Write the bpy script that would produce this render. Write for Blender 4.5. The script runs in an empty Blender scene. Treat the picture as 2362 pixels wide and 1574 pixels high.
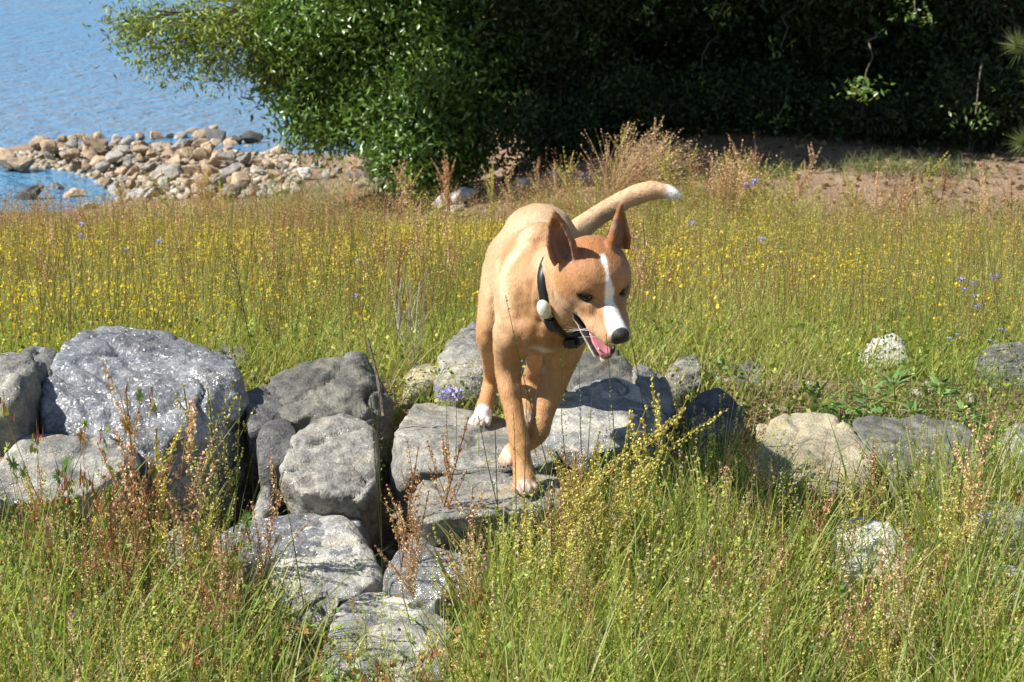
import bpy, bmesh, math, random
import numpy as np
from mathutils import Vector, Matrix, noise as mnoise

R = math.radians
S = bpy.context.scene
COL = S.collection
rng = np.random.default_rng(11)
random.seed(11)

# ---------------------------------------------------------------- camera
CAM_Z, PITCH, LENS = 1.30, R(14.0), 70.0
cam_d = bpy.data.cameras.new("camera")
cam = bpy.data.objects.new("camera", cam_d)
COL.objects.link(cam)
cam.location = (0, 0, CAM_Z)
cam.rotation_euler = (R(90) - PITCH, 0, 0)
cam_d.lens = LENS
cam_d.sensor_width = 36
cam_d.clip_start = 0.05
cam_d.clip_end = 4000
cam_d.dof.use_dof = True
cam_d.dof.focus_distance = 3.75
cam_d.dof.aperture_fstop = 17.0
S.camera = cam

# ---------------------------------------------------------------- sky and sun
SUN_EL = R(46.0)
SUN_H = Vector((-0.98, -0.17, 0)).normalized()
SUN_DIR = Vector((SUN_H.x * math.cos(SUN_EL), SUN_H.y * math.cos(SUN_EL), math.sin(SUN_EL)))
W = bpy.data.worlds.new("World")
S.world = W
W.use_nodes = True
wn = W.node_tree
bg = wn.nodes["Background"]
sky = wn.nodes.new("ShaderNodeTexSky")
sky.sky_type = 'NISHITA'
sky.sun_disc = False
sky.sun_elevation = SUN_EL
sky.sun_rotation = math.atan2(SUN_H.x, SUN_H.y)
sky.air_density = 1.0
sky.dust_density = 0.25
sky.ozone_density = 1.5
bg.inputs["Strength"].default_value = 0.068
wn.links.new(sky.outputs[0], bg.inputs["Color"])
sun_d = bpy.data.lights.new("sun", 'SUN')
sun_d.energy = 4.6
sun_d.angle = R(0.53)
sun_d.color = (1.0, 0.97, 0.915)
sun = bpy.data.objects.new("sun", sun_d)
COL.objects.link(sun)
sun.rotation_euler = SUN_DIR.to_track_quat('Z', 'Y').to_euler()
S.view_settings.view_transform = 'Standard'
S.view_settings.look = 'None'
S.view_settings.exposure = 1.08
S.view_settings.gamma = 1.0
S.view_settings.use_curve_mapping = False
try:
    S.cycles.max_bounces = 8
    S.cycles.diffuse_bounces = 3
    S.cycles.glossy_bounces = 3
    S.cycles.transmission_bounces = 6
    S.cycles.sample_clamp_indirect = 6.0
except Exception:
    pass

# ---------------------------------------------------------------- helpers
FPX = LENS / 36.0 * 2362.0
CP, SP = math.cos(PITCH), math.sin(PITCH)
def P(px, py, d):
    """world point on the sight line of photo pixel (px,py) at ground distance d"""
    xc, yc = (px - 1181.0) / FPX, -(py - 787.0) / FPX
    t = d / (CP + yc * SP)
    return np.array((xc * t, d, CAM_Z + (-SP + yc * CP) * t))
def proj(p):
    p = np.asarray(p, float)
    x, y, z = p[..., 0], p[..., 1], p[..., 2] - CAM_Z
    f = y * CP - z * SP
    u = y * SP + z * CP
    return np.stack([1181 + FPX * x / f, 787 - FPX * u / f], -1)
def smooth(a, b, x):
    t = np.clip((np.asarray(x, float) - a) / (b - a), 0, 1)
    return t * t * (3 - 2 * t)

def tag(o, label=None, cat=None, group=None, kind=None):
    if label: o["label"] = label
    if cat: o["category"] = cat
    if group: o["group"] = group
    if kind: o["kind"] = kind
    return o

def mesh_np(name, verts, tris=None, quads=None, mat=None, col=None, smooth_shade=False, mats=None, matidx=None):
    me = bpy.data.meshes.new(name)
    verts = np.asarray(verts, np.float32)
    tris = np.zeros((0, 3), np.int32) if tris is None else np.asarray(tris, np.int32)
    quads = np.zeros((0, 4), np.int32) if quads is None else np.asarray(quads, np.int32)
    me.vertices.add(len(verts))
    me.vertices.foreach_set("co", verts.ravel())
    loops = np.concatenate([tris.ravel(), quads.ravel()])
    me.loops.add(len(loops))
    me.loops.foreach_set("vertex_index", loops.astype(np.int32))
    nt, nq = len(tris), len(quads)
    starts = np.concatenate([np.arange(nt) * 3, nt * 3 + np.arange(nq) * 4]).astype(np.int32)
    me.polygons.add(nt + nq)
    me.polygons.foreach_set("loop_start", starts)
    if col is not None:
        a = me.color_attributes.new("tint", 'FLOAT_COLOR', 'POINT')
        c = np.ones((len(verts), 4), np.float32)
        c[:, :3] = col
        a.data.foreach_set("color", c.ravel())
    me.update(calc_edges=True)
    if smooth_shade:
        me.polygons.foreach_set("use_smooth", np.ones(nt + nq, bool))
    if mat: me.materials.append(mat)
    return me
def obj(name, me, parent=None, loc=None):
    o = bpy.data.objects.new(name, me)
    COL.objects.link(o)
    if parent is not None: o.parent = parent
    if loc is not None: o.location = loc
    return o
def empty(name, loc=(0, 0, 0), rz=0):
    o = bpy.data.objects.new(name, None)
    COL.objects.link(o)
    o.location = loc
    o.rotation_euler = (0, 0, rz)
    o.empty_display_size = 0.05
    return o

# ---------------------------------------------------------------- materials
def new_mat(name):
    m = bpy.data.materials.new(name)
    m.use_nodes = True
    nt = m.node_tree
    b = nt.nodes["Principled BSDF"]
    return m, nt, b
def node(nt, t, **kw):
    n = nt.nodes.new(t)
    for k, v in kw.items(): setattr(n, k, v)
    return n
def ramp(nt, fac, stops):
    r = node(nt, "ShaderNodeValToRGB")
    el = r.color_ramp.elements
    while len(el) < len(stops): el.new(0.5)
    for e, (p, c) in zip(el, stops):
        e.position = p
        e.color = (*c, 1) if len(c) == 3 else c
    nt.links.new(fac, r.inputs[0])
    return r.outputs[0]
def noise_tex(nt, vec, scale, detail=4, rough=0.55, dist=0.0):
    n = node(nt, "ShaderNodeTexNoise")
    n.inputs["Scale"].default_value = scale
    n.inputs["Detail"].default_value = detail
    n.inputs["Roughness"].default_value = rough
    n.inputs["Distortion"].default_value = dist
    if vec is not None: nt.links.new(vec, n.inputs["Vector"])
    return n
def mix(nt, fac, a, b, mode='MIX'):
    n = node(nt, "ShaderNodeMix", data_type='RGBA', blend_type=mode)
    for sock, v in ((n.inputs[0], fac), (n.inputs[6], a), (n.inputs[7], b)):
        if hasattr(v, "is_linked"): nt.links.new(v, sock)
        else: sock.default_value = v if not isinstance(v, tuple) else (*v, 1)
    return n.outputs[2]
def math_n(nt, op, a, b=None):
    n = node(nt, "ShaderNodeMath", operation=op)
    for s, v in zip(n.inputs, (a, b)):
        if v is None: continue
        if hasattr(v, "is_linked"): nt.links.new(v, s)
        else: s.default_value = v
    return n.outputs[0]

def plant_mat(name, transl=0.35, rough=0.55, spec=0.25, tr_tint=(1.0, 1.0, 0.6), objrand=0.0):
    m, nt, b = new_mat(name)
    a = node(nt, "ShaderNodeVertexColor", layer_name="tint")
    col = a.outputs[0]
    if objrand:
        oi = node(nt, "ShaderNodeObjectInfo")
        hsv = node(nt, "ShaderNodeHueSaturation")
        nt.links.new(col, hsv.inputs["Color"])
        mr = node(nt, "ShaderNodeMapRange")
        nt.links.new(oi.outputs["Random"], mr.inputs[0])
        mr.inputs[3].default_value = 1 - objrand; mr.inputs[4].default_value = 1 + objrand
        nt.links.new(mr.outputs[0], hsv.inputs["Value"])
        col = hsv.outputs[0]
    nt.links.new(col, b.inputs["Base Color"])
    b.inputs["Roughness"].default_value = rough
    b.inputs["Specular IOR Level"].default_value = spec
    t = node(nt, "ShaderNodeBsdfTranslucent")
    tc = mix(nt, 1.0, col, tr_tint, 'MULTIPLY')
    nt.links.new(tc, t.inputs["Color"])
    ms = node(nt, "ShaderNodeMixShader")
    ms.inputs[0].default_value = transl
    nt.links.new(b.outputs[0], ms.inputs[1])
    nt.links.new(t.outputs[0], ms.inputs[2])
    out = nt.nodes["Material Output"]
    nt.links.new(ms.outputs[0], out.inputs["Surface"])
    return m
M_GRASS = plant_mat("grass_blade", 0.48)
M_HERB = plant_mat("herb", 0.28, objrand=0.12)
M_LEAF = plant_mat("glossy_leaf", 0.28, rough=0.33, spec=0.6, tr_tint=(0.9, 1.0, 0.35))
M_DULL_LEAF = plant_mat("dull_leaf", 0.25, rough=0.5, spec=0.35)

def simple_mat(name, col, rough=0.5, spec=0.5, metal=0.0):
    m, nt, b = new_mat(name)
    b.inputs["Roughness"].default_value = rough
    b.inputs["Specular IOR Level"].default_value = spec
    b.inputs["Metallic"].default_value = metal
    tc = node(nt, "ShaderNodeTexCoord")
    n = noise_tex(nt, tc.outputs["Object"], 60, 3)
    c = ramp(nt, n.outputs[0], [(0.3, tuple(x * 0.85 for x in col)), (0.7, tuple(min(1, x * 1.12) for x in col))])
    nt.links.new(c, b.inputs["Base Color"])
    return m

def rock_mat(name, light, dark, stain, stain_amt=0.3, lichen=0.35, glitter=0.0, layer=0.0, white=0.0, scale=1.0):
    m, nt, b = new_mat(name)
    L = nt.links
    tc = node(nt, "ShaderNodeTexCoord")
    oi = node(nt, "ShaderNodeObjectInfo")
    va = node(nt, "ShaderNodeVectorMath", operation='ADD')
    rnd = node(nt, "ShaderNodeVectorMath", operation='SCALE')
    cmb = node(nt, "ShaderNodeCombineXYZ")
    for i in range(3): L.new(oi.outputs["Random"], cmb.inputs[i])
    L.new(cmb.outputs[0], rnd.inputs[0]); rnd.inputs[3].default_value = 37.0
    L.new(tc.outputs["Object"], va.inputs[0]); L.new(rnd.outputs[0], va.inputs[1])
    v = va.outputs[0]
    big = noise_tex(nt, v, 9 * scale, 6, 0.62, 0.4).outputs[0]
    mid = noise_tex(nt, v, 38 * scale, 5, 0.65).outputs[0]
    fine = noise_tex(nt, v, 190 * scale, 3, 0.6).outputs[0]
    base = ramp(nt, mid, [(0.32, dark), (0.50, tuple((x + y) / 2 for x, y in zip(dark, light))), (0.66, light)])
    base = mix(nt, ramp(nt, big, [(0.38, (0, 0, 0)), (0.62, (1, 1, 1))]), base, mix(nt, 0.5, base, light))
    tone = noise_tex(nt, v, 5.5 * scale, 5, 0.6, 0.8).outputs[0]
    base = mix(nt, 1.0, base, ramp(nt, tone, [(0.34, (0.55, 0.55, 0.57)), (0.5, (0.95, 0.95, 0.95)), (0.64, (1.28, 1.26, 1.2))]), 'MULTIPLY')
    cr = node(nt, "ShaderNodeMapRange"); L.new(oi.outputs["Random"], cr.inputs[0]); cr.inputs[3].default_value = 0.80; cr.inputs[4].default_value = 1.14
    hv_ = node(nt, "ShaderNodeHueSaturation"); L.new(base, hv_.inputs["Color"]); L.new(cr.outputs[0], hv_.inputs["Value"]); base = hv_.outputs[0]
    # layered bands
    if layer > 0:
        mp = node(nt, "ShaderNodeMapping")
        mp.inputs["Scale"].default_value = (3, 3, 30)
        mp.inputs["Rotation"].default_value = (0.15, 0.45, 0.3)
        L.new(v, mp.inputs["Vector"])
        band = noise_tex(nt, mp.outputs[0], 2.2 * scale, 5, 0.6, 0.3).outputs[0]
        base = mix(nt, math_n(nt, 'MULTIPLY', ramp(nt, band, [(0.40, (0, 0, 0)), (0.60, (1, 1, 1))]), layer), base, dark)
    st = ramp(nt, noise_tex(nt, v, 13 * scale, 4, 0.6, 0.8).outputs[0], [(0.52, (0, 0, 0)), (0.68, (1, 1, 1))])
    base = mix(nt, math_n(nt, 'MULTIPLY', st, stain_amt), base, stain)
    li = ramp(nt, noise_tex(nt, v, 24 * scale, 7, 0.72, 0.2).outputs[0], [(0.53, (0, 0, 0)), (0.62, (1, 1, 1))])
    base = mix(nt, math_n(nt, 'MULTIPLY', li, lichen), base, (0.045, 0.045, 0.04))
    if white > 0:
        wv = ramp(nt, noise_tex(nt, v, 10 * scale, 5, 0.66, 0.6).outputs[0], [(0.50, (0, 0, 0)), (0.58, (1, 1, 1))])
        base = mix(nt, math_n(nt, 'MULTIPLY', wv, white), base, (0.50, 0.47, 0.38))
    sp = ramp(nt, fine, [(0.36, (0.74, 0.74, 0.74)), (0.5, (1, 1, 1)), (0.68, (1.16, 1.16, 1.16))])
    base = mix(nt, 1.0, base, sp, 'MULTIPLY')
    L.new(base, b.inputs["Base Color"])
    b.inputs["Roughness"].default_value = 0.82
    b.inputs["Specular IOR Level"].default_value = 0.25
    bh = math_n(nt, 'ADD', math_n(nt, 'MULTIPLY', mid, 1.0), math_n(nt, 'MULTIPLY', fine, 0.35))
    bp = node(nt, "ShaderNodeBump")
    bp.inputs["Strength"].default_value = 0.75
    bp.inputs["Distance"].default_value = 0.012 / scale
    L.new(bh, bp.inputs["Height"])
    L.new(bp.outputs[0], b.inputs["Normal"])
    if glitter > 0:   # mica flakes: each tiny cell has its own tilt
        vo = node(nt, "ShaderNodeTexVoronoi")
        vo.inputs["Scale"].default_value = 150 * scale
        L.new(v, vo.inputs["Vector"])
        sub = node(nt, "ShaderNodeVectorMath", operation='SUBTRACT')
        L.new(vo.outputs["Color"], sub.inputs[0]); sub.inputs[1].default_value = (0.5, 0.5, 0.5)
        sc = node(nt, "ShaderNodeVectorMath", operation='SCALE'); sc.inputs[3].default_value = 1.25
        L.new(sub.outputs[0], sc.inputs[0])
        ad = node(nt, "ShaderNodeVectorMath", operation='ADD')
        L.new(bp.outputs[0], ad.inputs[0]); L.new(sc.outputs[0], ad.inputs[1])
        no = node(nt, "ShaderNodeVectorMath", operation='NORMALIZE')
        L.new(ad.outputs[0], no.inputs[0])
        patch = ramp(nt, big, [(0.35, (0.3, 0.3, 0.3)), (0.6, (1, 1, 1))])
        L.new(math_n(nt, 'MULTIPLY', patch, min(1.0, glitter)), b.inputs["Coat Weight"])
        b.inputs["Coat Roughness"].default_value = 0.16
        b.inputs["Coat IOR"].default_value = 2.3
        L.new(no.outputs[0], b.inputs["Coat Normal"])
    return m
GR_L, GR_D = (0.31, 0.295, 0.25), (0.105, 0.10, 0.09)
M_MICA = rock_mat("mica_schist", (0.27, 0.27, 0.27), (0.10, 0.103, 0.11), (0.38, 0.32, 0.22), 0.25, 0.40, glitter=0.85, layer=0.15)
M_GREY = rock_mat("grey_gneiss", GR_L, GR_D, (0.42, 0.33, 0.19), 0.35, 0.4, glitter=0.18)
M_LAYER = rock_mat("layered_schist", (0.215, 0.205, 0.165), (0.075, 0.074, 0.066), (0.34, 0.29, 0.18), 0.3, 0.35, glitter=0.06, layer=0.75)
M_TAN = rock_mat("tan_gneiss", (0.46, 0.40, 0.28), (0.29, 0.24, 0.16), (0.55, 0.40, 0.20), 0.4, 0.15, glitter=0.08, layer=0.2)
M_DARK = rock_mat("dark_rock", (0.16, 0.155, 0.148), (0.055, 0.055, 0.055), (0.25, 0.22, 0.16), 0.3, 0.5, glitter=0.12)
M_WHITE = rock_mat("quartz_rock", (0.72, 0.69, 0.62), (0.42, 0.41, 0.39), (0.62, 0.52, 0.36), 0.25, 0.25, glitter=0.15)
M_PATCH = rock_mat("patched_gneiss", (0.32, 0.315, 0.29), (0.12, 0.12, 0.115), (0.42, 0.30, 0.15), 0.3, 0.3, glitter=0.25, white=0.75)
M_SHORE = rock_mat("tan_riprap", (0.60, 0.46, 0.31), (0.36, 0.265, 0.175), (0.56, 0.36, 0.20), 0.5, 0.12, scale=0.6)
M_SHORE_GREY = rock_mat("grey_riprap", (0.50, 0.47, 0.42), (0.27, 0.25, 0.22), (0.45, 0.34, 0.22), 0.4, 0.2, scale=0.6)
# ---------------------------------------------------------------- terrain, lake, sky dome is the world
LAKE_Z = -1.80
def ground_z(x, y):
    x = np.asarray(x, float); y = np.asarray(y, float)
    Lz = np.interp(y, [-60, 2.6, 3.3, 4.3, 4.8, 11, 14, 16.5, 19, 20.2, 21.5, 30, 420, 600, 900], [-.30, -.21, -.20, -.17, 0, -1.0, -1.42, -1.62, -1.70, -1.80, -2.3, -3.4, -3.4, 3, 30])
    Rz = np.interp(y, [-60, 2.6, 3.3, 4.3, 4.8, 9.5, 12.7, 14, 20, 60, 900], [-.30, -.21, -.20, -.17, 0, -.72, -.77, -.74, -.45, 0.4, 30])
    xb = np.interp(y, [4.8, 11, 13, 15, 22, 40, 400], [-.2, -.1, -.3, .2, .5, .2, -9])
    wd = np.interp(y, [4.8, 11, 13, 15, 22], [2.6, 1.8, 1.6, 1.0, .7])
    s = smooth(-1, 1, (x - xb) / wd)
    z = Lz * (1 - s) + Rz * s
    # the stony spit
    ax, ay, bx, by = -4.7, 20.2, -1.3, 18.9
    t = np.clip(((x - ax) * (bx - ax) + (y - ay) * (by - ay)) / ((bx - ax) ** 2 + (by - ay) ** 2), 0, 1)
    dd = np.hypot(x - ax - t * (bx - ax), y - ay - t * (by - ay))
    hump = -1.70 - 0.02 * (1 - t)
    z = np.maximum(z, hump - 0.50 * smooth(0.5, 1.5, dd) * (1.3 - .5 * t) - 2.5 * smooth(1.6, 3, dd))
    land = smooth(-1.7, -.8, x) * smooth(12.5, 14.5, y) * smooth(200, 60, y)
    z = np.maximum(z, z * (1 - land) + (-1.45 + .03 * (y - 14)) * land)
    # small bay on the near side of the spit
    bay = np.exp(-(((x + 5.3) / 1.5) ** 2 + ((y - 17.8) / 1.25) ** 2))
    z = z - 0.55 * bay
    z = z + 0.02 * np.sin(x * 3.1 + 1.3 * np.sin(y * 1.7)) * np.cos(y * 2.3 + x) * (y > 4.9)
    return z
gx = np.unique(np.concatenate([np.linspace(-420, -8, 40), np.linspace(-8, 9, 190), np.linspace(9, 420, 40)]))
gy = np.unique(np.concatenate([np.linspace(-40, 2, 20), np.linspace(2, 24, 240), np.linspace(24, 80, 40), np.linspace(80, 900, 40)]))
GX, GY = np.meshgrid(gx, gy, indexing='ij')
GV = np.stack([GX, GY, ground_z(GX, GY)], -1).reshape(-1, 3)
nx_, ny_ = len(gx), len(gy)
ii, jj = np.meshgrid(np.arange(nx_ - 1), np.arange(ny_ - 1), indexing='ij')
b0 = (ii * ny_ + jj).ravel()
GQ = np.stack([b0, b0 + ny_, b0 + ny_ + 1, b0 + 1], -1)
m, nt, b = new_mat("soil")
tc = node(nt, "ShaderNodeTexCoord")
n1 = noise_tex(nt, tc.outputs["Object"], 3.0, 6, 0.6).outputs[0]
n2 = noise_tex(nt, tc.outputs["Object"], 70.0, 5, 0.7).outputs[0]
c1 = ramp(nt, n2, [(0.3, (0.13, 0.09, 0.065)), (0.5, (0.34, 0.25, 0.18)), (0.68, (0.56, 0.44, 0.33))])
c2 = ramp(nt, n1, [(0.4, (0.75, 0.7, 0.62)), (0.6, (1.1, 1.0, 0.92))])
nt.links.new(mix(nt, 1.0, c1, c2, 'MULTIPLY'), b.inputs["Base Color"])
b.inputs["Roughness"].default_value = 0.95
b.inputs["Specular IOR Level"].default_value = 0.1
bp = node(nt, "ShaderNodeBump"); bp.inputs["Strength"].default_value = 0.9; bp.inputs["Distance"].default_value = 0.03
nt.links.new(n2, bp.inputs["Height"]); nt.links.new(bp.outputs[0], b.inputs["Normal"])
M_SOIL = m
ground = obj("ground", mesh_np("ground", GV, quads=GQ, mat=M_SOIL, smooth_shade=True))
tag(ground, kind="structure")

m, nt, b = new_mat("lake_water")
tc = node(nt, "ShaderNodeTexCoord")
mp = node(nt, "ShaderNodeMapping"); mp.inputs["Scale"].default_value = (1.0, 1.0, 1.0); mp.inputs["Rotation"].default_value = (0, 0, 0.35)
nt.links.new(tc.outputs["Object"], mp.inputs["Vector"])
w1 = noise_tex(nt, mp.outputs[0], 4.2, 4, 0.55, 0.3).outputs[0]
w2 = noise_tex(nt, mp.outputs[0], 15.0, 3, 0.5).outputs[0]
w3 = noise_tex(nt, mp.outputs[0], 0.35, 3, 0.5).outputs[0]
hh = math_n(nt, 'ADD', math_n(nt, 'ADD', math_n(nt, 'MULTIPLY', w1, 1.0), math_n(nt, 'MULTIPLY', w2, 0.22)), math_n(nt, 'MULTIPLY', w3, 1.5))
bp = node(nt, "ShaderNodeBump"); bp.inputs["Strength"].default_value = 1.0; bp.inputs["Distance"].default_value = 0.16
nt.links.new(hh, bp.inputs["Height"]); nt.links.new(bp.outputs[0], b.inputs["Normal"])
sx = node(nt, "ShaderNodeSeparateXYZ"); nt.links.new(tc.outputs["Object"], sx.inputs[0])
sh = node(nt, "ShaderNodeMapRange"); nt.links.new(sx.outputs[1], sh.inputs[0])
sh.inputs[1].default_value = 21.0; sh.inputs[2].default_value = 34.0
nt.links.new(mix(nt, sh.outputs[0], (0.08, 0.20, 0.33), (0.018, 0.18, 0.36)), b.inputs["Base Color"])  # blue of the reflected sky painted into the base, paler near shore
b.inputs["Roughness"].default_value = 0.10
b.inputs["IOR"].default_value = 1.33
b.inputs["Specular IOR Level"].default_value = 0.13
water = obj("lake_water", mesh_np("lake_water", [(-420, 14, LAKE_Z), (420, 14, LAKE_Z), (420, 620, LAKE_Z), (-420, 620, LAKE_Z)], quads=[(0, 1, 2, 3)], mat=m))
tag(water, kind="structure")
# ---------------------------------------------------------------- boulders of the riprap belt
def hull_mesh(points):
    bm = bmesh.new()
    for p in points: bm.verts.new(p)
    bmesh.ops.convex_hull(bm, input=bm.verts, use_existing_faces=False)
    loose = [v for v in bm.verts if not v.link_faces]
    bmesh.ops.delete(bm, geom=loose, context='VERTS')
    bmesh.ops.recalc_face_normals(bm, faces=bm.faces)
    return bm
def rock_noise(v, n, seed, amp, layer=0.0, tilt=(0.15, 0.35, 1.0), fr=1.0):
    o = Vector((seed * 7.13, seed * 3.71, seed * 1.37))
    p = Vector(v)
    a = mnoise.noise(p * 7 * fr + o) * 0.26 + mnoise.noise(p * 16 * fr + o) * 0.38 + mnoise.noise(p * 38 * fr + o) * 0.20
    a += 0.10 * mnoise.noise(p * 85 * fr + o)
    c = mnoise.noise(p * 11 * fr + o * 2)
    a -= 0.55 * max(0.0, 0.12 - abs(c)) / 0.12 * (0.5 + 0.5 * mnoise.noise(p * 5 * fr + o))   # cracks
    a -= 0.35 * abs(mnoise.noise(p * 9 * fr + o * 1.7)) + 0.3 * abs(mnoise.noise(p * 22 * fr + o * 1.1)) - 0.2
    e_ = mnoise.noise(p * 6.5 * fr + o * 3.1)
    a -= 0.9 * max(0.0, 0.05 - abs(e_)) / 0.05      # open fissures
    if layer:
        t = Vector(tilt).normalized()
        q = p.dot(t) * 46 * fr + 2.5 * mnoise.noise(p * 9 * fr + o)
        a += layer * 0.6 * (abs((q % 1.0) - 0.5) * 2 - 0.5)
    return a * amp * 1.25
BOULDERS = []
def boulder(label, pts, T, mat, seed, amp=0.011, layer=0.0, voxel=0.009, bottom=0.12, tilt=(0.15, 0.35, 1.0), soft=1, under=0.0, chips=12):
    """pts: corner points (photo px, photo py, distance); T: how far the rock reaches back"""
    w = [P(*p) for p in pts]
    c = np.mean(w, 0)
    hull = list(w)
    for p in w:                      # back of the rock: narrower, a little lower
        q = c + (p - c) * np.array((0.84, 1, 0.72)); q[1] = p[1] + T; q[2] -= 0.02
        hull.append(q)
        hull.append((p[0] * .9 + c[0] * .1, p[1] + T * .45, p[2] + (0.004 if p[2] > c[2] else 0)))
    zmin = min(p[2] for p in w)
    for p in w:                      # buried foot
        if p[2] < c[2]:
            hull.append((c[0] + (p[0] - c[0]) * (1.0 - under), p[1] + 0.01 + under * .3, zmin - bottom))
    o0 = c.copy()
    bm = hull_mesh([tuple(np.asarray(p) - o0) for p in hull])
    rc = random.Random(seed * 17 + 3)
    for _ in range(chips):           # knock off corners so that flat facets meet in edges
        nv_ = Vector((rc.gauss(0, 1), rc.gauss(0, 1), rc.gauss(0, .8))).normalized()
        ext = max(v.co.dot(nv_) for v in bm.verts)
        bmesh.ops.bisect_plane(bm, geom=bm.verts[:] + bm.edges[:] + bm.faces[:], plane_co=nv_ * ext * rc.uniform(.77, .92), plane_no=nv_, clear_outer=True)
        bmesh.ops.holes_fill(bm, edges=[e for e in bm.edges if e.is_boundary])
    bmesh.ops.recalc_face_normals(bm, faces=bm.faces)
    tmp = bpy.data.meshes.new("tmp")
    bm.to_mesh(tmp); bm.free()
    ob = bpy.data.objects.new("tmp", tmp); COL.objects.link(ob)
    md = ob.modifiers.new("r", 'REMESH'); md.mode = 'VOXEL'; md.voxel_size = voxel
    sm = ob.modifiers.new("s", 'SMOOTH'); sm.iterations = soft; sm.factor = 0.5
    dg = bpy.context.evaluated_depsgraph_get()
    me = bpy.data.meshes.new_from_object(ob.evaluated_get(dg))
    bpy.data.objects.remove(ob); bpy.data.meshes.remove(tmp)
    nv = len(me.vertices)
    co = np.empty(nv * 3, np.float32); me.vertices.foreach_get("co", co); co = co.reshape(-1, 3)
    no = np.empty(nv * 3, np.float32); me.vertex_normals.foreach_get("vector", no); no = no.reshape(-1, 3)
    d = np.array([rock_noise(v, n, seed, amp, layer, tilt) for v, n in zip(co, no)], np.float32)
    co += no * d[:, None]
    me.vertices.foreach_set("co", co.ravel())
    me.materials.clear(); me.materials.append(mat)
    me.polygons.foreach_set("use_smooth", np.ones(len(me.polygons), bool))
    me.update()
    me.name = "boulder"
    o = obj("boulder", me, loc=tuple(o0))
    tag(o, label, "boulder", "boulders of the rough stone belt")
    BOULDERS.append((co[:, :2].min(0) + o0[:2], co[:, :2].max(0) + o0[:2], o0[2] + co[:, 2].max(), co + o0))
    return o

boulder("largest boulder, glittering silver grey mica with a dark right side",
        [(98, 965, 4.10), (97, 900, 4.16), (122, 830, 4.30), (148, 786, 4.42), (212, 770, 4.50), (320, 772, 4.50), (372, 806, 4.44), (470, 842, 4.36), (545, 852, 4.34),
         (570, 930, 4.30), (556, 1010, 4.26), (525, 1120, 4.22), (455, 1130, 4.02), (470, 872, 4.26), (462, 1000, 4.06), (380, 1070, 4.0), (300, 1020, 4.02), (170, 1000, 4.06)],
        0.16, M_MICA, 1, amp=0.016, soft=3, chips=5)
boulder("pale grey boulder cut by the photo edge left of the glittering boulder",
        [(-70, 835, 4.15), (50, 829, 4.20), (96, 856, 4.18), (96, 900, 4.16), (50, 960, 4.05), (-60, 980, 3.98), (46, 930, 4.02), (40, 870, 4.08)], 0.12, M_GREY, 2)
boulder("small dark rock peeping out behind the glittering boulder's upper left shoulder",
        [(35, 822, 4.62), (75, 803, 4.66), (125, 818, 4.66), (130, 870, 4.55), (30, 870, 4.55)], 0.10, M_DARK, 3, amp=0.009)
boulder("broad low boulder with a tan flat top in front of the glittering boulder",
        [(-60, 1060, 3.92), (60, 1015, 4.02), (210, 1003, 4.04), (325, 1030, 4.0), (330, 1068, 3.92), (262, 1120, 3.82), (150, 1150, 3.76), (-60, 1165, 3.74), (255, 1215, 3.84), (120, 1260, 3.80)], 0.12, M_GREY, 4, under=0.22)
boulder("ridged olive grey boulder with layered bands, left of the dog",
        [(600, 893, 4.40), (680, 850, 4.52), (742, 818, 4.60), (800, 813, 4.60), (838, 838, 4.55), (868, 885, 4.46), (906, 935, 4.44), (904, 1000, 4.40), (855, 1010, 4.28), (845, 880, 4.42), (700, 975, 4.24), (620, 955, 4.30)],
        0.13, M_LAYER, 5, amp=0.015, layer=0.5, tilt=(-.35, -.2, 1), soft=3)
boulder("dark rock wedged between the glittering boulder and the layered boulder",
        [(560, 900, 4.34), (620, 903, 4.36), (668, 930, 4.34), (692, 975, 4.28), (650, 1010, 4.20), (575, 990, 4.20)], 0.10, M_DARK, 6)
boulder("small round blackish rock above the flat faced boulder",
        [(590, 1000, 4.18), (625, 972, 4.22), (680, 985, 4.22), (690, 1040, 4.14), (640, 1080, 4.08), (598, 1060, 4.10)], 0.08, M_DARK, 7, amp=0.010)
boulder("round grey boulder with an undercut black foot, below the layered boulder",
        [(632, 1085, 3.96), (660, 1015, 4.08), (720, 978, 4.16), (782, 970, 4.18), (850, 988, 4.16), (882, 1025, 4.10), (892, 1085, 4.02), (890, 1130, 3.98), (840, 1150, 3.90), (760, 1150, 3.88), (690, 1128, 3.90), (740, 1195, 4.0), (850, 1190, 4.02)],
        0.12, M_GREY, 8, under=0.22)
boulder("wide flat slab under the dog's hind paws",
        [(876, 1045, 4.02), (912, 1003, 4.12), (914, 940, 4.44), (980, 936, 4.50), (1090, 945, 4.50), (1180, 958, 4.46), (1290, 985, 4.34), (1290, 1060, 4.02), (1180, 1085, 3.97), (1060, 1088, 3.96), (970, 1085, 3.96), (900, 1110, 4.0), (1050, 1140, 3.99), (1200, 1140, 4.0)],
        0.03, M_GREY, 9, amp=0.009, under=0.22, chips=3)
boulder("grey boulder standing behind the dog's legs with a shaded lower half",
        [(1000, 885, 4.70), (1010, 822, 4.78), (1042, 782, 4.86), (1100, 748, 4.94), (1172, 760, 4.94), (1240, 800, 4.9), (1262, 870, 4.82), (1242, 940, 4.74), (1100, 945, 4.72), (1000, 930, 4.72), (1080, 860, 4.62), (1200, 850, 4.64)],
        0.14, M_GREY, 10, amp=0.014)
boulder("small flat pale rock tucked left of the boulder behind the dog",
        [(925, 880, 4.72), (960, 856, 4.8), (1010, 846, 4.8), (1010, 880, 4.72), (930, 915, 4.68)], 0.10, M_TAN, 11, amp=0.007)
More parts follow.
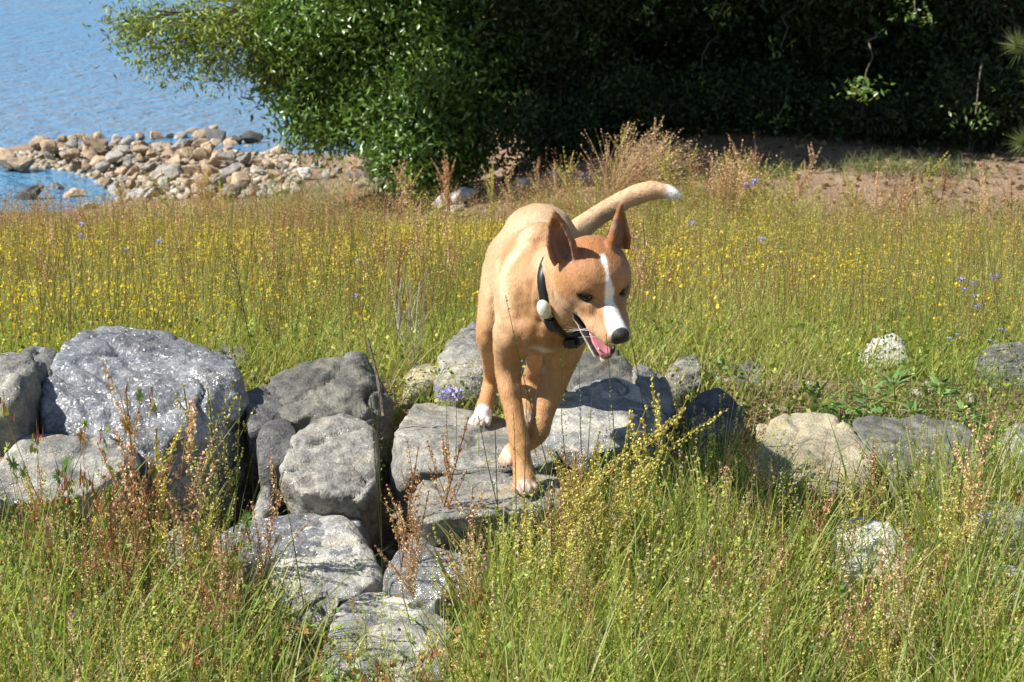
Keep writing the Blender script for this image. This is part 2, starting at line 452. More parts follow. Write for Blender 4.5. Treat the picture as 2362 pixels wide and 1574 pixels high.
boulder("brownish boulder right under the dog's open jaw",
        [(1296, 895, 4.52), (1318, 842, 4.62), (1370, 813, 4.68), (1434, 816, 4.68), (1474, 870, 4.62), (1484, 905, 4.54), (1400, 902, 4.48), (1306, 915, 4.48), (1330, 970, 4.52), (1450, 970, 4.54)], 0.10, M_LAYER, 12, amp=0.010, chips=5)
boulder("light grey rock at the right shoulder of the tilted boulder",
        [(1458, 858, 4.56), (1500, 845, 4.6), (1545, 885, 4.56), (1560, 960, 4.46), (1500, 970, 4.42), (1470, 910, 4.48)], 0.10, M_GREY, 13, amp=0.009)
boulder("tilted pale grey boulder leaning right of the dog's front legs",
        [(1236, 1010, 4.14), (1290, 925, 4.34), (1322, 903, 4.40), (1430, 886, 4.44), (1482, 905, 4.42), (1530, 935, 4.38), (1542, 960, 4.36), (1512, 985, 4.26), (1455, 1020, 4.10), (1370, 1045, 4.06), (1255, 1035, 4.10), (1520, 1080, 4.30), (1400, 1110, 4.16)],
        0.12, M_PATCH, 14, amp=0.008, chips=4)
boulder("small grey rock with a shaded crown, in grass right of the tilted boulder",
        [(1578, 955, 4.40), (1620, 913, 4.50), (1682, 910, 4.50), (1718, 945, 4.45), (1712, 1000, 4.36), (1600, 1005, 4.34)], 0.10, M_DARK, 15)
boulder("tan flat topped boulder behind grass stems",
        [(1742, 975, 4.28), (1925, 966, 4.32), (1975, 998, 4.26), (2016, 1042, 4.14), (2016, 1110, 4.06), (1950, 1135, 4.0), (1840, 1128, 3.98), (1742, 1085, 4.02), (1760, 1180, 4.03), (1980, 1180, 4.04)], 0.12, M_TAN, 16, amp=0.008, layer=0.2, tilt=(0.05, 0.0, 1), chips=3)
boulder("long dark rough boulder right of the tan flat topped boulder",
        [(1965, 990, 4.30), (2022, 966, 4.38), (2110, 972, 4.38), (2250, 1005, 4.30), (2292, 1065, 4.18), (2200, 1110, 4.08), (2055, 1112, 4.08), (2000, 1035, 4.16), (2100, 1170, 4.12)], 0.12, M_LAYER, 17, amp=0.016, layer=0.25)
boulder("grey rock cut by the photo edge beyond the long dark boulder",
        [(2322, 1015, 4.2), (2362, 992, 4.26), (2440, 1000, 4.26), (2440, 1090, 4.1), (2335, 1070, 4.1)], 0.12, M_GREY, 18)
boulder("grey rock half hidden in tall grass behind green leaves near the photo edge",
        [(2255, 850, 4.85), (2300, 812, 4.95), (2380, 808, 4.95), (2420, 890, 4.8), (2300, 900, 4.76)], 0.15, M_GREY, 19, amp=0.012)
boulder("white rock showing through meadow grass behind the leafy weeds",
        [(1985, 830, 5.05), (2015, 795, 5.1), (2080, 780, 5.12), (2100, 830, 5.05), (2010, 860, 5.0)], 0.12, M_WHITE, 20, amp=0.008)
boulder("white quartz rock screened by upright grass stems",
        [(1912, 1250, 3.62), (1945, 1205, 3.72), (2030, 1205, 3.74), (2100, 1242, 3.70), (2125, 1295, 3.62), (2085, 1340, 3.54), (1950, 1330, 3.54), (1925, 1290, 3.58)], 0.12, M_WHITE, 21)
boulder("grey rock behind grass below the red seed heads at the photo edge",
        [(2225, 1210, 3.78), (2280, 1180, 3.84), (2400, 1180, 3.84), (2420, 1270, 3.7), (2300, 1300, 3.66), (2230, 1270, 3.7)], 0.12, M_GREY, 22)
boulder("pale rock in the grass low in the photo's corner below the quartz rock",
        [(2262, 1350, 3.5), (2310, 1325, 3.56), (2400, 1330, 3.56), (2420, 1400, 3.46), (2290, 1415, 3.42)], 0.10, M_WHITE, 23, amp=0.008)
boulder("rounded boulder with cream patches in front of the flat stones",
        [(608, 1340, 3.62), (640, 1258, 3.76), (702, 1218, 3.84), (762, 1206, 3.86), (830, 1240, 3.80), (872, 1300, 3.72), (892, 1352, 3.66), (850, 1372, 3.60), (760, 1385, 3.56), (690, 1405, 3.56), (640, 1378, 3.58), (720, 1430, 3.66), (840, 1410, 3.68)],
        0.12, M_PATCH, 24, amp=0.010, under=0.22)
boulder("flat glittering stone behind the cream patched boulder",
        [(455, 1265, 3.72), (560, 1203, 3.86), (700, 1180, 3.94), (800, 1182, 3.94), (862, 1215, 3.88), (850, 1280, 3.74), (640, 1290, 3.70), (480, 1300, 3.68)], 0.05, M_MICA, 25, amp=0.008)
boulder("slab under the dog's planted front paw",
        [(935, 1150, 3.76), (965, 1112, 3.86), (1120, 1094, 3.92), (1290, 1098, 3.92), (1335, 1140, 3.82), (1300, 1180, 3.70), (1180, 1178, 3.685), (1080, 1188, 3.66), (985, 1205, 3.64), (940, 1185, 3.68), (1000, 1250, 3.70), (1250, 1240, 3.72)],
        0.03, M_GREY, 26, amp=0.009, under=0.22, chips=3)
boulder("pale foreground boulder with a sharp upper left corner",
        [(728, 1490, 3.36), (772, 1415, 3.48), (822, 1392, 3.52), (930, 1390, 3.52), (1012, 1402, 3.50), (1045, 1465, 3.40), (1045, 1590, 3.24), (735, 1600, 3.22), (770, 1520, 3.28)], 0.12, M_PATCH, 27, amp=0.009)
boulder("light grey boulder under rusty sorrel, front of the paw slab",
        [(885, 1320, 3.60), (945, 1255, 3.70), (1035, 1240, 3.74), (1135, 1272, 3.68), (1150, 1345, 3.54), (1000, 1375, 3.48), (905, 1350, 3.52)], 0.12, M_MICA, 28, amp=0.010)
boulder("grey stone among geranium leaves left of the cream patched boulder",
        [(360, 1255, 3.70), (400, 1228, 3.76), (455, 1250, 3.72), (470, 1310, 3.62), (380, 1320, 3.60)], 0.08, M_GREY, 29, amp=0.008)
boulder("grey stone deep in the weeds under the rusty sorrel clump",
        [(150, 1400, 3.46), (200, 1372, 3.54), (270, 1385, 3.52), (285, 1440, 3.44), (170, 1450, 3.40)], 0.08, M_GREY, 30, amp=0.008)
boulder("bluish grey stone low in the grass near an orange curled leaf",
        [(1865, 1505, 3.36), (1910, 1470, 3.42), (2000, 1480, 3.42), (2020, 1530, 3.34), (1880, 1550, 3.30)], 0.08, M_GREY, 31, amp=0.008)
boulder("knobbly grey rock in grass behind the tilted boulder",
        [(1535, 870, 4.75), (1570, 832, 4.82), (1620, 830, 4.82), (1632, 880, 4.74), (1560, 910, 4.68)], 0.10, M_GREY, 32, amp=0.012)
boulder("flat grey stone sunk among yellow flowers behind the glittering boulder",
        [(478, 830, 4.92), (510, 806, 4.98), (555, 806, 4.98), (575, 832, 4.92), (520, 850, 4.86)], 0.08, M_GREY, 33, amp=0.007)
boulder("thin upright stone shard between the round boulder and the rusty plume",
        [(582, 1180, 3.90), (600, 1130, 3.96), (625, 1122, 3.98), (628, 1170, 3.90), (600, 1200, 3.86)], 0.05, M_GREY, 34, amp=0.006)
boulder("dark stone in the shaded gap behind the dog's shadow, near the leafy weeds",
        [(1690, 860, 4.85), (1720, 840, 4.9), (1765, 850, 4.9), (1770, 885, 4.8), (1705, 895, 4.78)], 0.08, M_DARK, 35, amp=0.007)

def on_rock(x, y, pad=0.0):
    """True where a plant would have to grow through a boulder"""
    x = np.asarray(x); y = np.asarray(y)
    hit = np.zeros(x.shape, bool)
    for lo, hi, top, _ in BOULDERS:
        c = (lo + hi) / 2; h = (hi - lo) / 2 * 0.92 + pad
        hit |= (((x - c[0]) / h[0]) ** 2 + ((y - c[1]) / h[1]) ** 2) < 1
    return hit

LANDMARKS = [("the glittering boulder", 320, 930), ("the pale rock at the photo's left edge", 40, 890), ("the broad low boulder", 160, 1090), ("the layered boulder", 760, 900),
    ("the round undercut boulder", 765, 1060), ("the wide slab", 1030, 1010), ("the paw slab", 1130, 1150), ("the boulder behind the dog", 1090, 850), ("the dog's planted paw", 1210, 1125),
    ("the rock under the jaw", 1390, 860), ("the tilted boulder", 1400, 980), ("the shaded crown rock", 1650, 950), ("the tan flat topped boulder", 1880, 1040), ("the long dark boulder", 2130, 1040),
    ("the right border rock", 2345, 1040), ("the white quartz rock", 2020, 1265), ("the low pale corner rock", 2320, 1365), ("the cream patched boulder", 750, 1300), ("the flat glittering stone", 600, 1235),
    ("the pale foreground boulder", 900, 1480), ("the light grey boulder", 1030, 1310), ("the bluish stone", 1940, 1505), ("the white meadow rock", 2040, 815), ("the knobbly grey rock", 1580, 865),
    ("the dog's rump", 1180, 520), ("the dog's tail", 1460, 460), ("the dog's head", 1400, 680), ("the violet trio", 2250, 655), ("the dead weed", 945, 700), ("the big white rocks", 1050, 455),
    ("the dry tawny tuft", 1440, 390), ("the upright dry tuft", 1690, 370), ("the glossy shrub", 900, 330), ("the dirt path", 2050, 440), ("the stony spit", 400, 400), ("the small bay", 70, 420),
    ("the leafy weeds", 2050, 900), ("the four violet flowers", 290, 560), ("the sunken flat stone", 525, 825), ("the white rock by the leafy weeds", 2040, 815)]
USED = set()
ORD = ["second", "third", "fourth", "fifth", "sixth", "seventh", "eighth", "ninth", "tenth", "eleventh", "twelfth"]
def auto_label(what, px, py):
    """a label that says where a plant or stone stands, measured against the nearest landmarks"""
    near = sorted(LANDMARKS, key=lambda q: ((q[1] - px) / 1.0) ** 2 + ((q[2] - py) * 1.4) ** 2)[:5]
    def rel(q):
        dx, dy = px - q[1], py - q[2]
        far = math.hypot(dx, dy)
        w = "well " if far > 260 else "just " if far < 110 else ""
        return w + (("right of" if dx > 0 else "left of") if abs(dx) > abs(dy) * .9 else ("below" if dy > 0 else "above"))
    opts = [f"{what} {rel(q)} {q[0]}" for q in near[:2]]
    opts += [f"{what} {rel(near[i])} {near[i][0]}, {rel(near[j])} {near[j][0]}" for i in range(3) for j in range(i + 1, 5) if near[i][0] != near[j][0]]
    for o in opts:
        if o not in USED and len(o.split()) <= 16: USED.add(o); return o
    for n in ORD:
        o = f"{n} {opts[0]}"
        if o not in USED and len(o.split()) <= 16: USED.add(o); return o
    return opts[0]
# ---------------------------------------------------------------- the dog: one continuous body from a smooth distance field
class Field:
    def __init__(s, lo, hi, h):
        s.lo = np.array(lo, np.float32); s.h = h
        s.n = np.ceil((np.array(hi) - np.array(lo)) / h).astype(int) + 1
        s.F = np.full(s.n, 0.2, np.float32)
        s.ax = [s.lo[i] + h * np.arange(s.n[i], dtype=np.float32) for i in range(3)]
    def box(s, lo, hi):
        a = np.clip(np.floor((np.array(lo) - s.lo) / s.h).astype(int), 0, s.n)
        b = np.clip(np.ceil((np.array(hi) - s.lo) / s.h).astype(int) + 1, 0, s.n)
        sl = tuple(slice(i, j) for i, j in zip(a, b))
        X, Y, Z = np.meshgrid(s.ax[0][sl[0]], s.ax[1][sl[1]], s.ax[2][sl[2]], indexing='ij', sparse=True)
        return sl, X, Y, Z
    def join(s, sl, d, k):
        f = s.F[sl]
        if k > 0:
            hh = np.clip(0.5 + 0.5 * (f - d) / k, 0, 1)
            s.F[sl] = f * (1 - hh) + d * hh - k * hh * (1 - hh)
        else:
            s.F[sl] = np.minimum(f, d)
    def cut(s, sl, d, k):
        f = s.F[sl]
        hh = np.clip(0.5 - 0.5 * (-d - f) / k, 0, 1) if k > 0 else None
        s.F[sl] = np.maximum(f, -d) if k <= 0 else (-d) * (1 - hh) + f * hh + k * hh * (1 - hh)
    def cone(s, a, b, r1, r2, k=0.02, cut=False):
        a = np.asarray(a, np.float32); b = np.asarray(b, np.float32)
        m = max(r1, r2) + k + 0.012
        sl, X, Y, Z = s.box(np.minimum(a, b) - m, np.maximum(a, b) + m)
        ab = b - a; L2 = float(ab @ ab) + 1e-9
        t = np.clip(((X - a[0]) * ab[0] + (Y - a[1]) * ab[1] + (Z - a[2]) * ab[2]) / L2, 0, 1)
        d = np.sqrt((X - a[0] - t * ab[0]) ** 2 + (Y - a[1] - t * ab[1]) ** 2 + (Z - a[2] - t * ab[2]) ** 2) - (r1 + (r2 - r1) * t)
        (s.cut if cut else s.join)(sl, d.astype(np.float32), k)
    def ell(s, c, rad, rot=None, k=0.02, cut=False):
        c = np.asarray(c, np.float32); rad = np.asarray(rad, np.float32)
        rot = np.eye(3, dtype=np.float32) if rot is None else np.asarray(rot, np.float32)   # rows: local axes
        m = rad.max() + k + 0.012
        sl, X, Y, Z = s.box(c - m, c + m)
        x, y, z = X - c[0], Y - c[1], Z - c[2]
        q = [rot[i][0] * x + rot[i][1] * y + rot[i][2] * z for i in range(3)]
        k0 = np.sqrt(sum((q[i] / rad[i]) ** 2 for i in range(3)))
        k1 = np.sqrt(sum((q[i] / rad[i] ** 2) ** 2 for i in range(3))) + 1e-6
        d = k0 * (k0 - 1) / k1
        (s.cut if cut else s.join)(sl, d.astype(np.float32), k)
    def chain(s, pts, rad, k=0.02, sub=4):
        pts = np.asarray(pts, float); rad = np.asarray(rad, float); n = len(pts)
        A = np.column_stack([pts, rad]); E_ = np.vstack([2 * A[0] - A[1], A, 2 * A[-1] - A[-2]])
        out = []
        for i in range(n - 1):
            p0, p1, p2, p3 = E_[i:i + 4]
            for t in np.arange(sub) / sub:
                out.append(.5 * (2 * p1 + (p2 - p0) * t + (2 * p0 - 5 * p1 + 4 * p2 - p3) * t * t + (3 * p1 - p0 - 3 * p2 + p3) * t ** 3))
        out.append(A[-1]); out = np.array(out); pts, rad = out[:, :3], out[:, 3]
        for i in range(len(pts) - 1): s.cone(pts[i], pts[i + 1], rad[i], rad[i + 1], k)
    def mesh(s):
        F = s.F; n = s.n
        neg = F < 0
        c = [neg[i:n[0] - 1 + i, j:n[1] - 1 + j, k:n[2] - 1 + k] for i in (0, 1) for j in (0, 1) for k in (0, 1)]
        anyn = c[0].copy(); alln = c[0].copy()
        for q in c[1:]: anyn |= q; alln &= q
        act = anyn & ~alln
        idx = np.argwhere(act)
        vid = np.full(act.shape, -1, np.int32); vid[act] = np.arange(len(idx))
        vals = np.stack([F[idx[:, 0] + i, idx[:, 1] + j, idx[:, 2] + k] for i in (0, 1) for j in (0, 1) for k in (0, 1)], 1)
        cor = np.array([(i, j, k) for i in (0, 1) for j in (0, 1) for k in (0, 1)], np.float32)
        acc = np.zeros((len(idx), 3), np.float32); cnt = np.zeros(len(idx), np.float32)
        for a in range(8):
            for b in range(a + 1, 8):
                if abs(cor[a] - cor[b]).sum() != 1: continue
                va, vb = vals[:, a], vals[:, b]
                x = (va < 0) != (vb < 0)
                t = np.where(x, va / np.where(x, va - vb, 1), 0)[:, None]
                acc += np.where(x[:, None], cor[a] + t * (cor[b] - cor[a]), 0); cnt += x
        V = s.lo + s.h * (idx + acc / cnt[:, None])
        Q = []
        for ax in range(3):
            o = [0, 0, 0]; o[ax] = 1
            A = neg[:n[0] - o[0], :n[1] - o[1], :n[2] - o[2]]; B = neg[o[0]:, o[1]:, o[2]:]
            e = np.argwhere(A != B)
            u, v = [(1, 2), (2, 0), (0, 1)][ax]
            e = e[(e[:, u] > 0) & (e[:, v] > 0) & (e[:, u] < n[u] - 1) & (e[:, v] < n[v] - 1)]
            flip = ~neg[e[:, 0], e[:, 1], e[:, 2]]
            def at(du, dv):
                q = e.copy(); q[:, u] -= du; q[:, v] -= dv
                return vid[q[:, 0], q[:, 1], q[:, 2]]
            q = np.stack([at(0, 0), at(1, 0), at(1, 1), at(0, 1)], 1)
            q[flip] = q[flip][:, ::-1]
            Q.append(q)
        Q = np.concatenate(Q)
        return V, Q[(Q >= 0).all(1)]

# head frame: f towards the nose, l to the dog's left, u up; origin between the eyes
C_R, C_U, C_B = np.array((1, 0, 0.)), np.array((0, SP, CP)), np.array((0, -CP, SP))
def cam_vec(v): return v[0] * C_R + v[1] * C_U + v[2] * C_B
hf = np.array((0.325, -0.715, 0.617)); hf /= np.linalg.norm(hf)
hl = np.array((0.93, 0.17, 0.0)); hl[2] = -(hl[0] * hf[0] + hl[1] * hf[1]) / hf[2]; hl /= np.linalg.norm(hl)
hu = np.cross(hf, hl)
HF, HL, HU = cam_vec(hf), cam_vec(hl), cam_vec(hu)
HS = 1.06                                   # head scale
HO = P(1392, 668, 3.645)
HROT = np.stack([HF, HL, HU])
def H(f, l, u): return HO + HS * (f * HF + l * HL + u * HU)

dogF = Field((-0.13, 3.48, -0.02), (0.42, 4.72, 0.66), 0.0034)
D = dogF
# trunk
pelv = P(1243, 562, 4.42)
D.ell(pelv, (0.088, 0.115, 0.090), k=0.03)
D.cone(P(1240, 600, 4.32), P(1236, 640, 4.10), 0.076, 0.078, 0.04)
D.ell(P(1233, 660, 4.06), (0.081, 0.17, 0.112), k=0.04)
D.cone(P(1236, 590, 4.05), P(1250, 575, 3.98), 0.052, 0.055, 0.04)            # withers
D.ell(P(1243, 742, 3.885), (0.068, 0.072, 0.058), k=0.03)                      # breast
D.cone(P(1244, 785, 3.90), P(1240, 760, 4.10), 0.030, 0.056, 0.03)            # brisket
# neck
D.chain([P(1236, 680, 3.95), P(1278, 660, 3.86), P(1322, 640, 3.78)], [0.084, 0.062, 0.053], 0.035)
D.cone(P(1268, 740, 3.87), P(1318, 705, 3.77), 0.048, 0.038, 0.03)            # throat
# shoulders and front legs (B planted, D lifted)
D.cone(P(1208, 612, 4.03), P(1183, 760, 3.905), 0.034, 0.037, 0.018)
B_leg = [P(1182, 775, 3.90), P(1172, 840, 3.93), P(1177, 905, 3.905), P(1190, 975, 3.87), P(1199, 1025, 3.85), P(1205, 1075, 3.83), P(1209, 1104, 3.815)]
D.chain(B_leg, [0.038, 0.0245, 0.0195, 0.0150, 0.0165, 0.0145, 0.016], 0.012)
D.cone(P(1163, 832, 3.985), P(1166, 800, 3.97), 0.015, 0.024, 0.018)           # elbow
D.cone(P(1290, 660, 4.0), P(1306, 775, 3.92), 0.040, 0.040, 0.03)
D_leg = [P(1304, 780, 3.92), P(1288, 845, 3.94), P(1268, 905, 3.93), P(1250, 965, 3.905), P(1238, 1003, 3.89), P(1206, 1030, 3.925), P(1182, 1045, 3.935)]
D.chain(D_leg, [0.040, 0.029, 0.0235, 0.0180, 0.0165, 0.0140, 0.0155], 0.012)
# hind legs (A the dog's right, C its left)
A_leg = [P(1190, 600, 4.40), P(1152, 690, 4.34), P(1130, 775, 4.29), P(1130, 830, 4.36), P(1132, 880, 4.43), P(1122, 925, 4.38), P(1114, 958, 4.34)]
D.chain(A_leg, [0.068, 0.043, 0.0265, 0.0155, 0.0130, 0.0140, 0.0155], 0.014)
C_leg = [P(1300, 610, 4.40), P(1285, 700, 4.34), P(1262, 780, 4.29), P(1240, 838, 4.36), P(1232, 880, 4.42), P(1219, 935, 4.36), P(1211, 962, 4.32)]
D.chain(C_leg, [0.070, 0.050, 0.028, 0.0165, 0.0145, 0.0145, 0.016], 0.03)
# creases between shoulder, ribs, neck and thigh
D.cone(P(1172, 600, 4.00), P(1150, 720, 3.97), 0.006, 0.010, 0.022, cut=True)
D.cone(P(1158, 640, 4.22), P(1140, 780, 4.22), 0.008, 0.012, 0.025, cut=True)
# paws: four toes each
TOES = []
def paw(base, tip, side, r, spread=0.019, up=0.0):
    base = np.asarray(base); tip = np.asarray(tip); side = np.asarray(side, float); side /= np.linalg.norm(side)
    TOES.append((base, tip, side, r))
    D.cone(base, base + (tip - base) * .45, r * 1.10, r * 1.18, 0.012)
    for i, q in enumerate((-1.5, -.5, .5, 1.5)):
        L = 1.0 if abs(q) < 1 else 0.82
        a = base + (tip - base) * .35 + side * q * spread * .45
        e = base + (tip - base) * L + side * q * spread * .62
        D.cone(a, e, r * .60, r * .55, 0.002)
paw(P(1209, 1108, 3.815), P(1213, 1131, 3.765), (1, 0, 0), 0.0185)
paw(P(1184, 1043, 3.935), P(1163, 1070, 3.90), (.35, -.75, .1), 0.0165)
paw(P(1114, 958, 4.335), P(1104, 981, 4.27), (1, 0.1, 0), 0.0165)
paw(P(1211, 962, 4.32), P(1207, 980, 4.26), (1, 0, 0), 0.0155)
# tail
tail_px = [(1318, 545, 4.50), (1352, 518, 4.53), (1400, 485, 4.55), (1452, 456, 4.55), (1500, 440, 4.54), (1538, 442, 4.53), (1566, 454, 4.52)]
D.chain([P(*p) for p in tail_px], [0.024, 0.0200, 0.0185, 0.0180, 0.0160, 0.0095, 0.003], 0.015)
# head
hs = HS
D.ell(H(-.050, 0, .004), np.array((.066, .062, .052)) * hs, HROT, 0.02)
D.ell(H(-.020, 0, .010), np.array((.038, .051, .038)) * hs, HROT, 0.02)
for s_ in (-1, 1):
    D.ell(H(-.046, s_ * .044, -.034), np.array((.046, .026, .040)) * hs, HROT, 0.02)       # cheek
    D.cone(H(-.008, s_ * .024, .013), H(-.003, s_ * .038, .010), .012 * hs, .010 * hs, 0.012)  # brow
    D.cone(H(-.01, s_ * .036, -.020), H(.018, s_ * .026, -.026), .016 * hs, .014 * hs, 0.012)  # under the eye
    D.cone(H(-.012, s_ * .030, -.046), H(.040, s_ * .022, -.044), .017 * hs, .016 * hs, 0.012)  # lip
    D.cone(H(.040, s_ * .022, -.044), H(.080, s_ * .012, -.040), .0165 * hs, .0150 * hs, 0.008)
D.cone(H(.002, 0, -.0265), H(.040, 0, -.0285), .0240 * hs, .0205 * hs, 0.008)                  # bridge
D.cone(H(.040, 0, -.0285), H(.084, 0, -.0265), .0205 * hs, .0180 * hs, 0.008)
D.ell(H(.0945, 0, -.0205), np.array((.0110, .0145, .0105)) * hs, HROT, 0.006)                 # nose
# mouth opening is carved, then the jaw is added below it
jaw0, jawt = (-.052, -.062), (.060, -.104)
for s_ in (-1, 1):
    D.cone(H(-.058, s_ * .034, -.056), H(-.020, s_ * .027, -.080), .017 * hs, .0125 * hs, 0.014)
    D.cone(H(-.020, s_ * .027, -.080), H(.046, s_ * .013, -.115), .0120 * hs, .0095 * hs, 0.006)
D.cone(H(.040, 0, -.116), H(.056, 0, -.120), .0145 * hs, .0120 * hs, 0.006)
D.cone(H(-.055, 0, -.064), H(.042, 0, -.120), .020 * hs, .0100 * hs, 0.010)
for l_ in (-.009, 0.0, .009):
    D.cone(H(-.012, l_ * 1.3, -.064), H(.060, l_, -.080), .008 * hs, .0215 * hs, 0.003, cut=True)
for s_ in (-1, 1):
    D.cone(H(-.020, s_ * .026, -.0665), H(.050, s_ * .016, -.0865), .0065 * hs, .0175 * hs, 0.002, cut=True)
    D.cone(H(-.018, s_ * .041, -.0665), H(.040, s_ * .030, -.0835), .0070 * hs, .0150 * hs, 0.002, cut=True)
    D.ell(H(.008, s_ * .0355, -.0025), np.array((.015, .010, .0098)) * hs, HROT, 0.004, cut=True)   # eye socket
    D.cone(H(.1045, s_ * .0058, -.023), H(.0975, s_ * .0105, -.024), .003 * hs, .0022 * hs, 0.001, cut=True)  # nostril
# ears: cupped shells built from ribs
def ear(base, tip, opening, wid, dep, prof=[(0.0, .86), (.18, 1.0), (.38, 1.0), (.58, .80), (.76, .54), (.90, .20), (1.0, .02)]):
    base = np.asarray(base); tip = np.asarray(tip)
    ax = tip - base; L = np.linalg.norm(ax); ax /= L
    op = np.asarray(opening, float); op -= ax * (op @ ax); op /= np.linalg.norm(op)
    sd = np.cross(ax, op)
    pass
    for ph in np.radians(np.linspace(-112, 112, 15)):
        pr = None
        for t, w in prof:
            r = wid * w
            q = base + ax * L * t * (1 - .05 * (abs(ph) / 2) * (t > .9)) + sd * math.sin(ph) * r + op * (-math.cos(ph) * r * dep + .006 * t)
            rr = .0046 - .0016 * t
            if pr is not None: D.cone(pr[0], q, pr[1], rr, 0.003)
            pr = (q, rr)
    return base, ax, L, op, sd
earR = ear(H(-.058, -.054, .022), H(-.094, -.074, .122), -HL * .50 + HF * .80, .0245, .66)
earL = ear(H(-.056, .044, .026), H(-.088, .044, .116), HL * .55 + HF * .80, .0325, .50, [(0.0, 1.0), (.18, .98), (.38, .82), (.58, .60), (.76, .38), (.90, .15), (1.0, .02)])
V, Q = dogF.mesh()
# light smoothing
nvd = len(V)
E = np.concatenate([Q[:, [0, 1]], Q[:, [1, 2]], Q[:, [2, 3]], Q[:, [3, 0]]])
deg = np.bincount(E.ravel(), minlength=nvd).astype(np.float32)[:, None]
for _ in range(2):
    acc = np.zeros((nvd, 3), np.float32)
    for k_ in range(3):
        acc[:, k_] = np.bincount(E[:, 0], V[E[:, 1], k_], nvd) + np.bincount(E[:, 1], V[E[:, 0], k_], nvd)
    V = V * .5 + .5 * acc / deg
V = V.astype(np.float32)
# folds and muscle edges: the skin is pressed in or raised along lines found on the surface
from mathutils.bvhtree import BVHTree
cam_o = Vector((0, 0, CAM_Z))
def vnormals(V):
    fn = np.cross(V[Q[:, 2]] - V[Q[:, 0]], V[Q[:, 3]] - V[Q[:, 1]])
    n_ = np.zeros_like(V)
    for k_ in range(4): np.add.at(n_, Q[:, k_], fn)
    return n_ / (np.linalg.norm(n_, axis=1)[:, None] + 1e-12)
bvh = BVHTree.FromPolygons([Vector(v) for v in V], [tuple(int(i) for i in q) for q in Q])
def skin(px, py):
    h = bvh.ray_cast(cam_o, (Vector(P(px, py, 3.8)) - cam_o).normalized())
    return np.array(h[0]) if h[0] is not None else P(px, py, 4.0)
VN = vnormals(V); dV = np.zeros(len(V))
def fold(pts, depth, width):
    S_ = [skin(*p) for p in pts]
    best = np.full(len(V), 9.0)
    for a, b in zip(S_[:-1], S_[1:]):
        ab = b - a; t = np.clip(((V - a) @ ab) / (ab @ ab + 1e-9), 0, 1)
        best = np.minimum(best, np.linalg.norm(V - a - t[:, None] * ab, axis=1))
    dV[:] += -depth * np.exp(-(best / width) ** 2)
fold([(1240, 560), (1226, 640), (1218, 730)], .0050, .013)      # neck folds
fold([(1222, 590), (1205, 660), (1196, 735)], .0045, .014)
fold([(1246, 600), (1240, 690), (1244, 745)], .0035, .010)
fold([(1206, 528), (1176, 600), (1160, 690), (1158, 740)], -.0055, .018)  # shoulder blade edge
fold([(1186, 520), (1152, 600), (1140, 690)], .0045, .014)
fold([(1180, 755), (1176, 790)], -.0050, .018)                   # point of the shoulder
fold([(1200, 790), (1192, 850), (1196, 920)], .0030, .010)
fold([(1238, 745), (1240, 800), (1246, 835)], .0045, .013)       # breast groove
fold([(1205, 800), (1228, 822)], -.0035, .014)
fold([(1275, 800), (1290, 760)], .0035, .012)
fold([(1128, 690), (1124, 760)], -.0035, .014)
fold([(1136, 780), (1134, 850)], .0025, .008)
fold([(1330, 722), (1318, 705), (1300, 690)], .0022, .007)       # cheek behind the mouth
fold([(1372, 700), (1345, 710), (1328, 722)], -.0018, .007)
fold([(1340, 645), (1362, 655), (1385, 668)], .0016, .006)       # above the eye
fold([(1385, 600), (1392, 640)], .0018, .007)                    # forehead furrow
dV += np.array([.0016 * mnoise.noise(Vector(v) * 30) + .0010 * mnoise.noise(Vector(v) * 70) for v in V]) * np.clip(np.linalg.norm(V - HO, axis=1) / .16, .35, 1)
V = (V + VN * dV[:, None]).astype(np.float32)
# coat colours by anatomy, with some shade and highlight painted in
hq = ((V - HO) @ HROT.T) / HS
f_, l_, u_ = hq[:, 0], hq[:, 1], hq[:, 2]
ishead = smooth(-.115, -.085, f_) * (np.linalg.norm(V - HO, axis=1) < .16)
tan = np.array((0.40, 0.222, 0.098)); pale = np.array((0.54, 0.365, 0.215)); rust = np.array((0.33, 0.135, 0.045))
white = np.array((0.80, 0.77, 0.72)); black = np.array((0.012, 0.011, 0.011)); sable = np.array((0.16, 0.10, 0.055))
nz = np.array([mnoise.noise(Vector(v) * 26) for v in V], np.float32)
nz2 = np.array([mnoise.noise(Vector((v[0] * 9, v[1] * 9, v[2] * 9))) for v in V], np.float32)
col = np.tile(tan, (nvd, 1)).astype(np.float32)
def paint(c, w):
    global col
    w = np.clip(w, 0, 1)[:, None]
    col = col * (1 - w) + np.asarray(c) * w
pp = proj(V)
def seg_w(a, b, r0, r1):
    ab = b - a
    t = np.clip(((V - a) @ ab) / (ab @ ab), 0, 1)
    return smooth(r1, r0, np.linalg.norm(V - a - t[:, None] * ab, axis=1))
paint(pale, (.50 + .9 * nz2) * smooth(.24, .40, V[:, 2]))                                                     # pale flank and back
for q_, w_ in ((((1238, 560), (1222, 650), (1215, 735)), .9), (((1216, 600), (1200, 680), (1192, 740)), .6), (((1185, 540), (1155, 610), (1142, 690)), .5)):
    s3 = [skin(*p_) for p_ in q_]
    for a, b in zip(s3[:-1], s3[1:]): paint((0.30, 0.145, 0.052), seg_w(a, b, .004, .022) * w_ * .5 * (1 + .5 * nz))  # shade of the neck and shoulder folds painted into the coat
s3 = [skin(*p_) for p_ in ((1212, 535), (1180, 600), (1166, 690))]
for a, b in zip(s3[:-1], s3[1:]): paint((0.66, 0.50, 0.33), seg_w(a, b, .006, .030) * .55)  # painted highlight along the shoulder blade edge
paint((0.33, 0.165, 0.065), seg_w(P(1215, 770, 3.83), P(1300, 775, 3.83), .03, .07) * .6)  # breast darkened: shade below the head painted into the coat
legm = smooth(.27, .20, V[:, 2])
